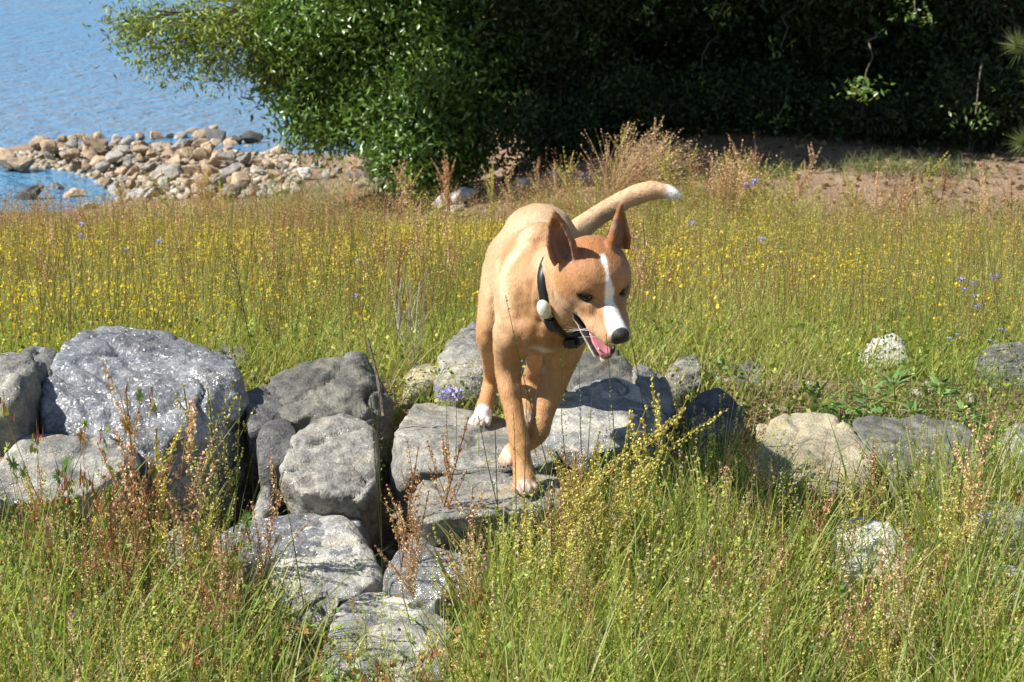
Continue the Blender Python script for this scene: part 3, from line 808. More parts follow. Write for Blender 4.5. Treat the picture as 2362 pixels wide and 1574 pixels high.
paint((0.42, 0.215, 0.085), legm * .8)
paint((0.345, 0.162, 0.060), ishead * .85)
paint(rust, ishead * smooth(.018, .045, u_) * smooth(.0, -.03, f_) * .8)       # crown
paint(pale, ishead * smooth(-.015, -.05, u_) * .7)                              # jowls
paint(white, seg_w(P(1232, 818, 3.83), P(1285, 828, 3.85), .006, .024) * .65 * (1 + nz))      # breast mark
paint(white, seg_w(P(1262, 850, 3.93), P(1262, 890, 3.94), .004, .016) * .4)
for a, b, r in ((P(1213, 1135, 3.765), P(1213, 1128, 3.77), .019), (P(1163, 1072, 3.90), P(1172, 1058, 3.92), .023), (P(1104, 985, 4.27), P(1111, 962, 4.33), .026), (P(1207, 984, 4.26), P(1209, 970, 4.3), .022)):
    paint(white, seg_w(a, b, r - .006, r + .008) * ((.75 if r > .024 else .45) + .6 * nz))
paint(white, seg_w(P(1532, 440, 4.53), P(1570, 456, 4.52), .015, .022) * smooth(1528, 1548, pp[:, 0] + nz * 8) * (pp[:, 1] < 480))
paint(sable, seg_w(P(1345, 535, 4.52), P(1420, 492, 4.55), .02, .03) * smooth(-.1, .5, nz2 + .2) * .55)
paint(sable, seg_w(P(1312, 512, 4.42), P(1340, 560, 4.50), .012, .03) * .4 * (nz + .6))
for base_, tip_, sd_v, r_ in TOES:          # dark lines between the toes
    for q_ in (-1.0, 0.0, 1.0):
        a_ = base_ + (tip_ - base_) * .45 + sd_v * q_ * .019 * .52; b_ = base_ + (tip_ - base_) * 1.25 + sd_v * q_ * .019 * .62
        paint((.16, .10, .07), seg_w(a_, b_, .0075, .0125) * smooth(.0026, .0010, np.abs((V - a_) @ sd_v - ((V - a_) @ (b_ - a_)) / ((b_ - a_) @ (b_ - a_)) * ((b_ - a_) @ sd_v))) * .0 + seg_w(a_ + np.array((0, 0, r_ * .5)), b_ + np.array((0, 0, r_ * .3)), .0022, .0048) * .75)
# face
top = smooth(-.035, -.02, u_)
hm = ishead
paint(sable, hm * smooth(.022, .008, np.abs(f_ - .002)) * smooth(.012, .022, np.abs(l_)) * smooth(-.030, -.012, u_) * smooth(.02, .008, u_) * .55)
for s_ in (-1, 1):
    d_ = np.linalg.norm((hq - np.array((.004, s_ * .034, -.002))) * np.array((1, 1, 1.35)), axis=1)
    paint(black * 2, hm * smooth(.0185, .0145, d_))
    paint(sable, hm * seg_w(H(-.008, s_ * .042, -.022), H(-.02, s_ * .048, -.03), .008, .02) * .5)
for s_ in (-1, 1):
    paint((0.26, 0.17, 0.105), hm * seg_w(H(-.002, s_ * .040, -.020), H(-.030, s_ * .056, -.030), .006, .022) * (.55 + .4 * nz))
    paint((0.30, 0.19, 0.11), hm * seg_w(H(.012, s_ * .026, -.006), H(.022, s_ * .022, -.018), .004, .014) * .6)
blw = np.interp(f_, [-.034, -.026, -.016, -.005, .006, .022, .04, .065, .09], [0, .0034, .0034, .0008, .0014, .007, .0115, .016, .018])
blz = smooth(blw + .0050, blw - .0020, np.abs(l_ - .001 + .005 * nz)) * smooth(-.038, -.030, f_) * smooth(-.056, -.046, u_ - np.clip(f_, 0, .05) * .2)
paint(white, hm * blz * (u_ > -.062))
paint(white, hm * smooth(.030, .055, f_ + .006 * nz) * smooth(-.062, -.052, u_) * smooth(.03, .02, np.abs(l_)) * .0)
paint(white, hm * smooth(-.10, -.115, u_) * smooth(.0, .03, f_) * .5)
paint((0.55, 0.47, 0.46), hm * smooth(.070, .088, f_) * smooth(-.03, -.012, u_) * smooth(.1, .4, nz + .1) * .6)
nose = smooth(.0875, .0912, f_ + .30 * (u_ + .0205)) * (u_ > -.038)
paint(black * 2.2, hm * nose)
# lips and mouth lining
up_l = np.interp(f_, [-.02, .03, .085], [-.0600, -.0615, -.052]); lo_l = np.interp(f_, [-.02, .05], [-.0755, -.110])
mouth = (u_ < up_l + .002) & (u_ > lo_l - .004) & (f_ > -.026) & (f_ < .085)
paint((0.022, 0.014, 0.015), hm * mouth * (np.abs(l_) < .040))
lip = smooth(.006, .002, np.abs(u_ - up_l)) * smooth(-.03, -.02, f_) * smooth(.09, .08, f_)
paint(black * 2, hm * lip * .8)
paint((0.62, 0.58, 0.54), hm * smooth(.007, .003, np.abs(u_ - (lo_l - .008))) * smooth(-.03, -.01, f_) * .5)
# ears
for (b_, ax_, L_, op_, sd_) in (earR, earL):
    t_ = ((V - b_) @ ax_) / L_
    rel = V - b_ - np.outer(t_ * L_, ax_)
    o_ = rel @ op_; sd2 = rel @ sd_
    me_ = (t_ > .05) & (t_ < 1.1) & (np.linalg.norm(rel, axis=1) < .036)
    cup = -.0275 * .62 * np.interp(t_, [0, .2, .4, .6, .8, 1], [.86, 1, 1, .8, .5, 0]) * np.sqrt(np.clip(1 - (sd2 / .029) ** 2, 0, 1))
    inner = o_ > cup + .0015
    paint((0.27, 0.105, 0.038), me_ * .9)
    paint((0.30, 0.17, 0.13), me_ * inner * smooth(.026, .018, np.abs(sd2)) * smooth(.85, .6, t_))
    paint((0.17, 0.09, 0.08), me_ * inner * smooth(.016, .008, np.abs(sd2)) * smooth(.62, .3, t_) * .8)
# slight coat mottling
col *= (1 + .05 * nz + .05 * nz2)[:, None]
col = np.clip(col, 0.004, .9)
m, nt, b = new_mat("short_coat")
a = node(nt, "ShaderNodeVertexColor", layer_name="tint")
tc = node(nt, "ShaderNodeTexCoord")
mp = node(nt, "ShaderNodeMapping"); mp.inputs["Scale"].default_value = (1, 0.35, 0.3)
nt.links.new(tc.outputs["Object"], mp.inputs["Vector"])
h1 = noise_tex(nt, mp.outputs[0], 420, 3, 0.6).outputs[0]
h2 = noise_tex(nt, mp.outputs[0], 60, 4, 0.6).outputs[0]
c = mix(nt, 1.0, a.outputs[0], ramp(nt, h1, [(0.32, (0.80, 0.78, 0.76)), (0.66, (1.13, 1.13, 1.13))]), 'MULTIPLY')
c = mix(nt, 1.0, c, ramp(nt, h2, [(0.35, (0.90, 0.88, 0.86)), (0.65, (1.06, 1.06, 1.06))]), 'MULTIPLY')
nt.links.new(c, b.inputs["Base Color"])
b.inputs["Roughness"].default_value = 0.6
b.inputs["Specular IOR Level"].default_value = 0.3
b.inputs["Sheen Weight"].default_value = 0.10
b.inputs["Sheen Roughness"].default_value = 0.4
b.inputs["Sheen Tint"].default_value = (1, .9, .75, 1)
b.inputs["Subsurface Weight"].default_value = 0.06
b.inputs["Subsurface Radius"].default_value = (0.012, 0.005, 0.003)
bp = node(nt, "ShaderNodeBump"); bp.inputs["Strength"].default_value = 0.5; bp.inputs["Distance"].default_value = 0.003
nt.links.new(math_n(nt, 'ADD', h1, math_n(nt, 'MULTIPLY', h2, 1.2)), bp.inputs["Height"]); nt.links.new(bp.outputs[0], b.inputs["Normal"])
M_COAT = m
dog = obj("dog", mesh_np("dog", V, quads=Q, mat=M_COAT, col=col, smooth_shade=True))
tag(dog, "tan dog with white blaze stepping over the grey boulders, mouth open and tail out", "dog")

# ---- parts of the dog
def lathe_ball(c, rx, ry, rz, rot=np.eye(3), nu=20, nv=14):
    th = np.linspace(0, math.pi, nv); ph = np.linspace(0, 2 * math.pi, nu, endpoint=False)
    T, Ph = np.meshgrid(th, ph, indexing='ij')
    loc = np.stack([rx * np.cos(T), ry * np.sin(T) * np.cos(Ph), rz * np.sin(T) * np.sin(Ph)], -1).reshape(-1, 3)
    v = np.asarray(c) + loc @ rot
    q = [(i * nu + j, i * nu + (j + 1) % nu, (i + 1) * nu + (j + 1) % nu, (i + 1) * nu + j) for i in range(nv - 1) for j in range(nu)]
    return v, np.array(q)
def tube(pts, rad, nseg=8, cap=True):
    pts = np.asarray(pts, float); n = len(pts)
    rad = np.broadcast_to(np.asarray(rad, float), (n,))
    tg = np.gradient(pts, axis=0); tg /= np.linalg.norm(tg, axis=1)[:, None] + 1e-9
    ref = np.array((0.31, 0.17, 0.93)); 
    s1 = np.cross(tg, ref); s1 /= np.linalg.norm(s1, axis=1)[:, None] + 1e-9
    s2 = np.cross(tg, s1)
    an = np.linspace(0, 2 * math.pi, nseg, endpoint=False)
    v = (pts[:, None] + rad[:, None, None] * (np.cos(an)[None, :, None] * s1[:, None] + np.sin(an)[None, :, None] * s2[:, None])).reshape(-1, 3)
    q = [(i * nseg + j, i * nseg + (j + 1) % nseg, (i + 1) * nseg + (j + 1) % nseg, (i + 1) * nseg + j) for i in range(n - 1) for j in range(nseg)]
    return v, np.array(q)
def merge(parts):
    vs, qs, o = [], [], 0
    for v, q in parts:
        vs.append(v); qs.append(np.asarray(q) + o); o += len(v)
    return np.concatenate(vs), np.concatenate(qs)
M_EYE = simple_mat("dark_eye", (0.008, 0.005, 0.004), 0.07, 0.5)
M_BLACK = simple_mat("black_strap", (0.012, 0.012, 0.014), 0.45, 0.4)
M_PEARL = simple_mat("pearl_plastic", (0.62, 0.61, 0.50), 0.22, 0.5)
M_TONGUE = simple_mat("tongue", (0.62, 0.23, 0.25), 0.28, 0.5)
M_TOOTH = simple_mat("tooth", (0.72, 0.68, 0.58), 0.3, 0.5)
M_STEEL = simple_mat("steel_ring", (0.6, 0.6, 0.6), 0.25, 0.5, 1.0)
for s_ in (-1, 1):
    v, q = lathe_ball(H(.0015, s_ * .0315, -.0025), .0122 * HS, .0122 * HS, .0122 * HS)
    obj("eye", mesh_np("eye", v, quads=q, mat=M_EYE, smooth_shade=True), dog)
# tongue: a soft tapered slab lying in the open jaw, its tip curled
ts = np.linspace(0, 1, 18)
tp = []
for t in ts:
    f0 = -.035 + .098 * t; u0 = -.069 - .036 * t + .004 * math.sin(t * 6) - .012 * max(0, t - .8) * 5 * .4
    w0 = .0145 + .004 * math.sin(t * 2.6) - .012 * max(0, t - .75) * 4 * .6
    for j in range(10):
        a_ = j / 10 * 2 * math.pi
        tp.append(H(f0, w0 * math.cos(a_) - .004, u0 + .0045 * math.sin(a_) + .006 * (math.cos(a_) ** 2) - (.003 if abs(math.cos(a_)) < .3 and math.sin(a_) > 0 else 0)))
tq = [(i * 10 + j, i * 10 + (j + 1) % 10, (i + 1) * 10 + (j + 1) % 10, (i + 1) * 10 + j) for i in range(17) for j in range(10)]
tp.append(np.mean(tp[-10:], 0)); k0 = len(tp) - 1
tt = [(170 + j, 170 + (j + 1) % 10, k0) for j in range(10)]
obj("tongue", mesh_np("tongue", tp, tris=tt, quads=tq, mat=M_TONGUE, smooth_shade=True), dog)
for s_ in (-1, 1):
    for k in range(7):
        t = k / 6
        b0_ = np.array((-.008 + .058 * t, s_ * (.0255 - .012 * t), -.0755 - .0290 * t))
        hgt = .010 if k == 6 else .0045
        v, q = tube([H(*b0_), H(*(b0_ + (0.001, 0, hgt * .6))), H(*(b0_ + (0.001, 0, hgt)))], [.0026, .002, .0003], 6)
        obj("tooth", mesh_np("tooth", v, quads=q, mat=M_TOOTH, smooth_shade=True), dog)
M_CLAW = simple_mat("claw", (0.06, 0.045, 0.035), 0.35, 0.5)
for base_, tip_, sd_v, r_ in TOES:
    for q_ in (-1.5, -.5, .5, 1.5):
        L_ = 1.0 if abs(q_) < 1 else .82
        e_ = base_ + (tip_ - base_) * L_ + sd_v * q_ * .019 * .62
        dv = (tip_ - base_) / np.linalg.norm(tip_ - base_)
        v, q = tube([e_ + dv * r_ * .35, e_ + dv * r_ * .8, e_ + dv * r_ * 1.05 - np.array((0, 0, r_ * .25))], [.0026, .0018, .0003], 6)
        obj("claw", mesh_np("claw", v, quads=q, mat=M_CLAW, smooth_shade=True), dog)
M_WHISKER = simple_mat("whisker", (0.75, 0.70, 0.62), 0.3, 0.4)
wv_all = []
for s_ in (-1, 1):
    for k in range(7):
        a0 = np.array((.045 + .012 * (k % 4), s_ * (.022 - .002 * (k % 4)), -.040 - .006 * (k // 4)))
        d0 = np.array((-.35 - .2 * (k % 3), s_ * 1.0, -.35 + .22 * (k % 4) - .3))
        d0 /= np.linalg.norm(d0); L_ = .045 + .012 * (k % 3)
        wv_all.append(tube([H(*a0), H(*(a0 + d0 * L_ * .5 + np.array((0, 0, .002)))), H(*(a0 + d0 * L_ + np.array((-.006, 0, -.004))))], [.00022, .00018, .00006], 3))
wv2, wq2 = merge(wv_all)
tag(obj("whiskers", mesh_np("whiskers", wv2, quads=wq2, mat=M_WHISKER), dog), kind="stuff")
# collar lies on the neck: loop round the neck axis found from the body surface
bvh = BVHTree.FromPolygons([Vector(v) for v in V], [tuple(int(i) for i in q) for q in Q])
kp = np.array([skin(*q) for q in ((1256, 648), (1252, 675), (1256, 706), (1270, 737), (1288, 757), (1305, 770))])
kp = np.vstack([kp, P(1330, 590, 3.90)[None]])
km = kp.mean(0)
tilt = np.linalg.svd(kp - km)[2][2]
if tilt @ HF < 0: tilt = -tilt
cc = P(1308, 690, 3.83); cc = cc - tilt * ((cc - km) @ tilt)
ref = np.array((0, 0, 1.0))
n1 = np.cross(tilt, ref); n1 /= np.linalg.norm(n1); n2 = np.cross(n1, tilt)
ring = []
NR = 72
for j in range(NR):
    an = 2 * math.pi * j / NR
    dr = n1 * math.cos(an) + n2 * math.sin(an)
    hit = bvh.ray_cast(Vector(cc), Vector(dr), .2)
    ring.append(float(np.clip(hit[3] if hit[0] is not None else .07, .040, .105)))
ring = np.array(ring)
for _ in range(2): ring = (np.roll(ring, 1) + ring * 2 + np.roll(ring, -1)) / 4
def col_pt(an, off=0.0, ax=0.0):
    j = (an / (2 * math.pi) * NR) % NR; i0 = int(j); t = j - i0
    r = ring[i0 % NR] * (1 - t) + ring[(i0 + 1) % NR] * t
    return cc + (n1 * math.cos(an) + n2 * math.sin(an)) * (r + off) + tilt * ax
prof_ = [(-.001, -.0088), (.0050, -.0085), (.0056, 0), (.0050, .0085), (-.001, .0088)]
cv = np.array([col_pt(2 * math.pi * j / NR, o_, a_) for j in range(NR) for o_, a_ in prof_])
cq = [(j * 5 + k, j * 5 + (k + 1) % 5, ((j + 1) % NR) * 5 + (k + 1) % 5, ((j + 1) % NR) * 5 + k) for j in range(NR) for k in range(5)]
collar = obj("collar", mesh_np("collar", cv, quads=cq, mat=M_BLACK), dog)
def nearest_an(px, py):
    best = min(np.linspace(0, 2 * math.pi, 240), key=lambda a_: np.hypot(*(proj(col_pt(a_, .008)) - (px, py))) + 600 * (col_pt(a_)[1] - 3.8))
    return best
def frame_at(an):
    p = col_pt(an, 0); t = col_pt(an + .05) - col_pt(an - .05); t /= np.linalg.norm(t)
    o_ = np.cross(t, tilt); o_ /= np.linalg.norm(o_)
    if o_ @ (p - cc) < 0: o_ = -o_
    return p, t, o_
p, t, o_ = frame_at(nearest_an(1256, 708))
v, q = lathe_ball(p + o_ * .012, .0205, .0145, .011, np.stack([t, tilt, o_]))
obj("tracker", mesh_np("tracker", v, quads=q, mat=M_PEARL, smooth_shade=True), collar)
def rbox(c, rx, ry, rz, rot, bev=.3):
    bm = bmesh.new(); bmesh.ops.create_cube(bm, size=2)
    bmesh.ops.bevel(bm, geom=bm.edges[:], offset=bev, segments=2, affect='EDGES')
    for v_ in bm.verts:
        v_.co = Vector(np.asarray(c) + np.array((v_.co.x * rx, v_.co.y * ry, v_.co.z * rz)) @ rot)
    me_ = bpy.data.meshes.new("box"); bm.to_mesh(me_); bm.free()
    return me_
p, t, o_ = frame_at(nearest_an(1284, 745))
me_ = rbox(p + o_ * .006, .018, .012, .006, np.stack([t, tilt, o_])); me_.materials.append(M_BLACK); me_.name = "buckle"
obj("buckle", me_, collar)
p, t, o_ = frame_at(nearest_an(1325, 772))
me_ = rbox(p + o_ * .013, .028, .019, .014, np.stack([t, tilt, o_]), .45); me_.materials.append(M_BLACK); me_.name = "receiver_box"
obj("receiver_box", me_, collar)
p, t, o_ = frame_at(nearest_an(1268, 724))
an = np.linspace(0, 2 * math.pi, 22)
v, q = tube([p + o_ * .010 + (t * math.cos(a_) * .4 + tilt * math.sin(a_)) * .011 for a_ in an], .0014, 6)
obj("ring", mesh_np("ring", v, quads=q, mat=M_STEEL, smooth_shade=True), collar)
# short fur: fine tapered hairs combed towards tail and paws
tri_c = V[Q].mean(1); tri_n = np.cross(V[Q[:, 2]] - V[Q[:, 0]], V[Q[:, 3]] - V[Q[:, 1]]); tri_n /= np.linalg.norm(tri_n, axis=1)[:, None] + 1e-9
hqf = ((tri_c - HO) @ HROT.T) / HS
okf = ~((hqf[:, 0] > .085) & (hqf[:, 2] > -.04) & (np.abs(hqf[:, 0]) < .2)) & ~((hqf[:, 2] < -.058) & (hqf[:, 2] > -.10) & (hqf[:, 0] > -.03) & (hqf[:, 0] < .09) & (np.abs(hqf[:, 1]) < .036))
for s_ in (-1, 1): okf &= np.linalg.norm(hqf - np.array((.004, s_ * .034, -.002)), axis=1) > .014
cand = np.flatnonzero(okf & (tri_n @ np.array((0, -1, .25)) > -.45))
pick = rng.choice(cand, 62000)
fc = Q[pick]
w4 = rng.dirichlet((1, 1, 1, 1), len(pick)).astype(np.float32)
hp = (V[fc] * w4[:, :, None]).sum(1); hc = (col[fc] * w4[:, :, None]).sum(1)
hn = tri_n[pick]
nt_ = np.stack([mnoise.noise_vector(Vector(p_) * 14) for p_ in hp])
flow = np.tile(np.array((-.12, .55, -.55)), (len(hp), 1))
inh = np.linalg.norm(hp - HO, axis=1) < .15
flow[inh] = -HF * .9 + HU * .15
tl = (pp[fc[:, 0], 0] > 1335) & (hp[:, 1] > 4.3)
flow[tl] = np.array((1, 0, .1))
flow = flow + nt_ * .35 + rng.normal(0, .12, flow.shape)
flow -= hn * (flow * hn).sum(1)[:, None]; flow /= np.linalg.norm(flow, axis=1)[:, None] + 1e-9
hd = flow + hn * rng.uniform(.06, .30, (len(hp), 1)); hd /= np.linalg.norm(hd, axis=1)[:, None]
hl_ = rng.uniform(.004, .0085, (len(hp), 1)) * np.where(inh, .7, 1)[:, None] * np.where(tl, 1.35, 1)[:, None]
sdv = np.cross(hd, hn); sdv /= np.linalg.norm(sdv, axis=1)[:, None] + 1e-9
wv_ = rng.uniform(.0003, .00055, (len(hp), 1))
hv = np.stack([hp - sdv * wv_ - hn * .0008, hp + sdv * wv_ - hn * .0008, hp + hd * hl_], 1).reshape(-1, 3)
hcol = np.repeat(np.clip(hc * rng.uniform(.82, 1.2, (len(hp), 1)), 0, .92), 3, 0)
M_FUR = plant_mat("fur_hair", 0.2, rough=0.5, spec=0.3, tr_tint=(1, .9, .8))
fur = obj("fur", mesh_np("fur", hv, tris=np.arange(len(hv)).reshape(-1, 3), mat=M_FUR, col=hcol), dog)
tag(fur, kind="stuff")
# ---------------------------------------------------------------- trees and shrubs at the wood's edge
def leaf_cards(cent, n_per, spread, length, width, cols, droop=0.35, r=rng, flat=0.0):
    """folded leaves (4 triangles each) scattered round twig points"""
    n = len(cent) * n_per
    c = np.repeat(cent, n_per, 0) + r.normal(0, 1, (n, 3)) * spread
    d = r.normal(0, 1, (n, 3)); d[:, 2] -= droop; d /= np.linalg.norm(d, axis=1)[:, None]
    up = r.normal(0, 1, (n, 3)) * (1 - flat) + np.array((0, 0, 1.0)) * (flat + .6)
    s = np.cross(d, up); s /= np.linalg.norm(s, axis=1)[:, None] + 1e-9
    nn = np.cross(s, d)
    L = length * r.uniform(.6, 1.25, (n, 1)); w = width * r.uniform(.7, 1.2, (n, 1))
    base, tip = c - d * L * .5, c + d * L * .5 - nn * L * .12
    mid = c + nn * w * .0
    lft, rgt = c + s * w * .5 + nn * w * .22, c - s * w * .5 + nn * w * .22
    v = np.stack([base, lft, tip, rgt, mid], 1).reshape(-1, 3)
    k = np.arange(n)[:, None] * 5
    t = np.concatenate([k + np.array((0, 4, 1)), k + np.array((1, 4, 2)), k + np.array((2, 4, 3)), k + np.array((3, 4, 0))])
    cc = np.asarray(cols)[r.integers(0, len(cols), n)] * r.uniform(.7, 1.3, (n, 1))
    return v, t, np.repeat(cc, 5, 0)
m, nt, b = new_mat("bark")
tc = node(nt, "ShaderNodeTexCoord")
mp = node(nt, "ShaderNodeMapping"); mp.inputs["Scale"].default_value = (1, 1, .22); nt.links.new(tc.outputs["Object"], mp.inputs["Vector"])
n1 = noise_tex(nt, mp.outputs[0], 34, 5, .65).outputs[0]
nt.links.new(ramp(nt, n1, [(.35, (.045, .035, .027)), (.65, (.17, .135, .10))]), b.inputs["Base Color"])
b.inputs["Roughness"].default_value = .9
bp = node(nt, "ShaderNodeBump"); bp.inputs["Distance"].default_value = .02; nt.links.new(n1, bp.inputs["Height"]); nt.links.new(bp.outputs[0], b.inputs["Normal"])
M_BARK = m
def limb(a, bnd, r0, r1, n=7, wob=.06, r=rng):
    a = np.asarray(a, float); bnd = np.asarray(bnd, float)
    t = np.linspace(0, 1, n)[:, None]
    L = np.linalg.norm(bnd - a)
    p = a + (bnd - a) * t + r.normal(0, wob * L / 4, (n, 3)) * np.sin(t * math.pi) + np.array((0, 0, 1)) * np.sin(t * math.pi) * L * .08
    return p, np.linspace(r0, r1, n)
def tree(name, label, cat, base, trunk_top, lobes, n_tw, leaf, cols, mat, group=None, trunk_r=.09, seed=0, n_leaf=9, spread=.10, twigs=True, upper=None):
    """lobes: (centre, radii, share); branches run from the trunk into each lobe; leaves sit round twig points"""
    r = np.random.default_rng(seed + 100)
    root = empty(name, tuple(base)); tag(root, label, cat, group)
    base = np.asarray(base, float)
    parts = []
    p, q = limb(base - (0, 0, .3), trunk_top, trunk_r, trunk_r * .45, 9, .10, r)
    tr = tube(p - base, q, 9); obj("trunk", mesh_np("trunk", tr[0], quads=tr[1], mat=M_BARK, smooth_shade=True), root)
    vs, ts, cs, o = [], [], [], 0
    limbs = []
    for (c, rad, share) in lobes:
        c = np.asarray(c, float); rad = np.asarray(rad, float)
        k = r.uniform(.35, .9)
        st = p[int(k * 8)]
        lp, lr = limb(st, c, trunk_r * .38, trunk_r * .12, 7, .12, r); limbs.append(tube(lp - base, lr, 6))
        n = int(n_tw * share)
        # twig points: clustered, denser towards the outside
        ncl = max(6, n // 7)
        u = r.normal(0, 1, (ncl, 3)); u /= np.linalg.norm(u, axis=1)[:, None]
        cl = c + u * rad * (r.uniform(.30, 1.0, (ncl, 1)) ** .6)
        tw = cl[r.integers(0, ncl, n)] + r.normal(0, .13, (n, 3)) * rad.clip(.4, 1.0)
        if twigs:
            for e in cl[:: max(1, ncl // 40)]:
                a_, b_ = limb(lp[r.integers(2, 7)], e, trunk_r * .10 + .004, .0025, 5, .12, r); limbs.append(tube(a_ - base, b_, 4))
        v, t, cc = leaf_cards(tw - base, n_leaf, spread, leaf[0], leaf[1], cols, r=r)
        vs.append(v); ts.append(t + o); cs.append(cc); o += len(v)
    if upper:
        for (c, rad, n, L) in upper:
            u = r.normal(0, 1, (n, 3)); u /= np.linalg.norm(u, axis=1)[:, None]
            tw = np.asarray(c) + u * np.asarray(rad) * (r.uniform(.1, 1.0, (n, 1)) ** .5)
            v, t, cc = leaf_cards(tw - base, 6, L * .9, L, L * .62, cols, r=r)
            vs.append(v); ts.append(t + o); cs.append(cc); o += len(v)
    obj("crown", mesh_np("crown", np.concatenate(vs), tris=np.concatenate(ts), mat=mat, col=np.concatenate(cs)), root)["kind"] = "stuff"
    lv, lq = merge(limbs)
    obj("limbs", mesh_np("limbs", lv, quads=lq, mat=M_BARK, smooth_shade=True), root)
    return root
GLOSS = [(0.10, 0.18, 0.034), (0.13, 0.22, 0.04), (0.09, 0.165, 0.04), (0.16, 0.25, 0.05)]
WILLOW = [(0.19, 0.27, 0.040), (0.24, 0.31, 0.048), (0.17, 0.24, 0.038), (0.26, 0.28, 0.06)]
DARKL = [(0.026, 0.050, 0.013), (0.034, 0.062, 0.015), (0.022, 0.042, 0.013), (0.045, 0.06, 0.018)]  # wood leaves, colour darkened to paint in the shade
def gz(x, y): return float(ground_z(np.array(x), np.array(y)))
# the big glossy shrub-tree at the shore
tree("shrub_tree", "big glossy green shrub with leaves down to the ground at the lake shore", "tree",
     (-.75, 15.8, gz(-.75, 15.8)), (-.6, 16.0, 1.6),
     [((-1.05, 15.3, .05), (.72, .6, .50), .9), ((-.55, 15.0, -.50), (.52, .5, .45), .8), ((-1.55, 15.4, -.05), (.42, .45, .30), .42), ((-1.15, 15.3, -.42), (.42, .4, .28), .40), ((-.75, 15.4, .65), (1.0, .7, .5), .8), ((-.25, 15.2, .1), (.55, .5, .7), .6), ((-.62, 14.8, -.92), (.42, .35, .24), .45), ((-.95, 15.0, -.72), (.26, .3, .2), .2), ((-1.42, 15.2, -.72), (.34, .3, .24), .22), ((-1.7, 15.5, -.42), (.3, .3, .2), .14)],
     2500, (.066, .024), GLOSS, M_LEAF, trunk_r=.10, seed=1, n_leaf=8, spread=.075,
     upper=[((-.6, 15.9, 1.9), (1.3, 1.0, .9), 900, .08), ((-1.6, 13.3, 1.75), (1.5, .95, .65), 1700, .17), ((-.9, 14.4, 1.5), (.9, .9, .5), 500, .12)])  # upper: unseen crown lobes, added and set forward to shade the bank
# the loose yellow-green branch that reaches out over the water
tree("willow_tree", "airy yellow green tree reaching its drooping branches out over the water", "tree",
     (-1.15, 16.6, gz(-1.15, 16.6)), (-1.3, 16.6, 1.5),
     [((-2.35, 15.4, -.02), (.50, .40, .20), .34), ((-2.05, 15.5, -.22), (.44, .4, .24), .36), ((-2.75, 15.4, -.10), (.32, .3, .13), .20), ((-2.95, 15.4, -.02), (.16, .2, .10), .06), ((-1.9, 15.6, .22), (.5, .4, .20), .34), ((-2.35, 15.3, -.36), (.34, .3, .08), .12), ((-2.75, 15.3, -.30), (.22, .2, .06), .06), ((-1.55, 15.6, .30), (.5, .4, .3), .4), ((-1.65, 15.3, -.40), (.34, .3, .14), .16)],
     720, (.064, .0155), WILLOW, M_DULL_LEAF, trunk_r=.06, seed=2, n_leaf=7, spread=.075)
# shade trees of the wood: a low hanging edge and a tall crown each
wood = [("broad dark tree close behind the glossy shrub, trunk in deep shade", (.35, 15.6), 3, [((.35, 14.9, .15), (.6, .5, .55), 1.0), ((.05, 15.2, -.55), (.45, .4, .45), .6), ((.6, 15.0, -.75), (.5, .4, .3), .5)]),
        ("shaded tree behind the dry tawny grass tuft", (1.05, 16.0), 4, [((1.1, 15.2, .25), (.7, .5, .45), .8), ((.8, 15.8, -.2), (.5, .4, .3), .3)]),
        ("dark tree with bare twigs hanging over the leaf litter bank", (1.9, 15.8), 5, [((1.8, 15.1, .25), (.7, .5, .5), .9), ((2.1, 15.6, -.25), (.5, .4, .4), .4)]),
        ("dark tree with one sunlit leaf spray above the dirt path", (2.7, 15.2), 6, [((2.5, 14.7, .2), (.7, .5, .45), .9), ((2.75, 15.0, -.3), (.6, .4, .35), .5)]),
        ("rightmost dark broadleaf tree, beside the pine sapling", (3.5, 15.0), 7, [((3.4, 14.4, .15), (.7, .5, .55), 1.0), ((3.3, 14.8, -.35), (.6, .4, .35), .6)]),
        ("slim tree standing deeper in the dark wood", (.7, 18.5), 8, [((.8, 18, -.1), (1.0, .6, .6), 1.0)]),
        ("thick trunked tree deeper in the dark wood", (2.2, 18.2), 9, [((2.2, 17.6, -.1), (1.1, .6, .6), 1.0)]),
        ("far tree in the darkest part of the wood", (3.9, 18.0), 10, [((3.9, 17.3, -.1), (1.1, .6, .7), 1.0)])]
for lab, (x, y), sd, lobes in wood:
    g = gz(x, y)
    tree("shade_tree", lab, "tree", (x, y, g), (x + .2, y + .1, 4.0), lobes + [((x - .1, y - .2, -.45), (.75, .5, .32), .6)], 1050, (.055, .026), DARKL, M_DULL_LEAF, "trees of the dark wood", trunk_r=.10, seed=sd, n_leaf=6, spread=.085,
         upper=[((x - .7, y - 1.3, 2.6), (1.7, 1.6, 1.0), 880, .21), ((x - .2, y + .8, 2.2), (1.6, 1.5, 1.2), 700, .21), ((x - 1.2, y - .4, 3.8), (1.8, 2.0, 1.2), 700, .23)])
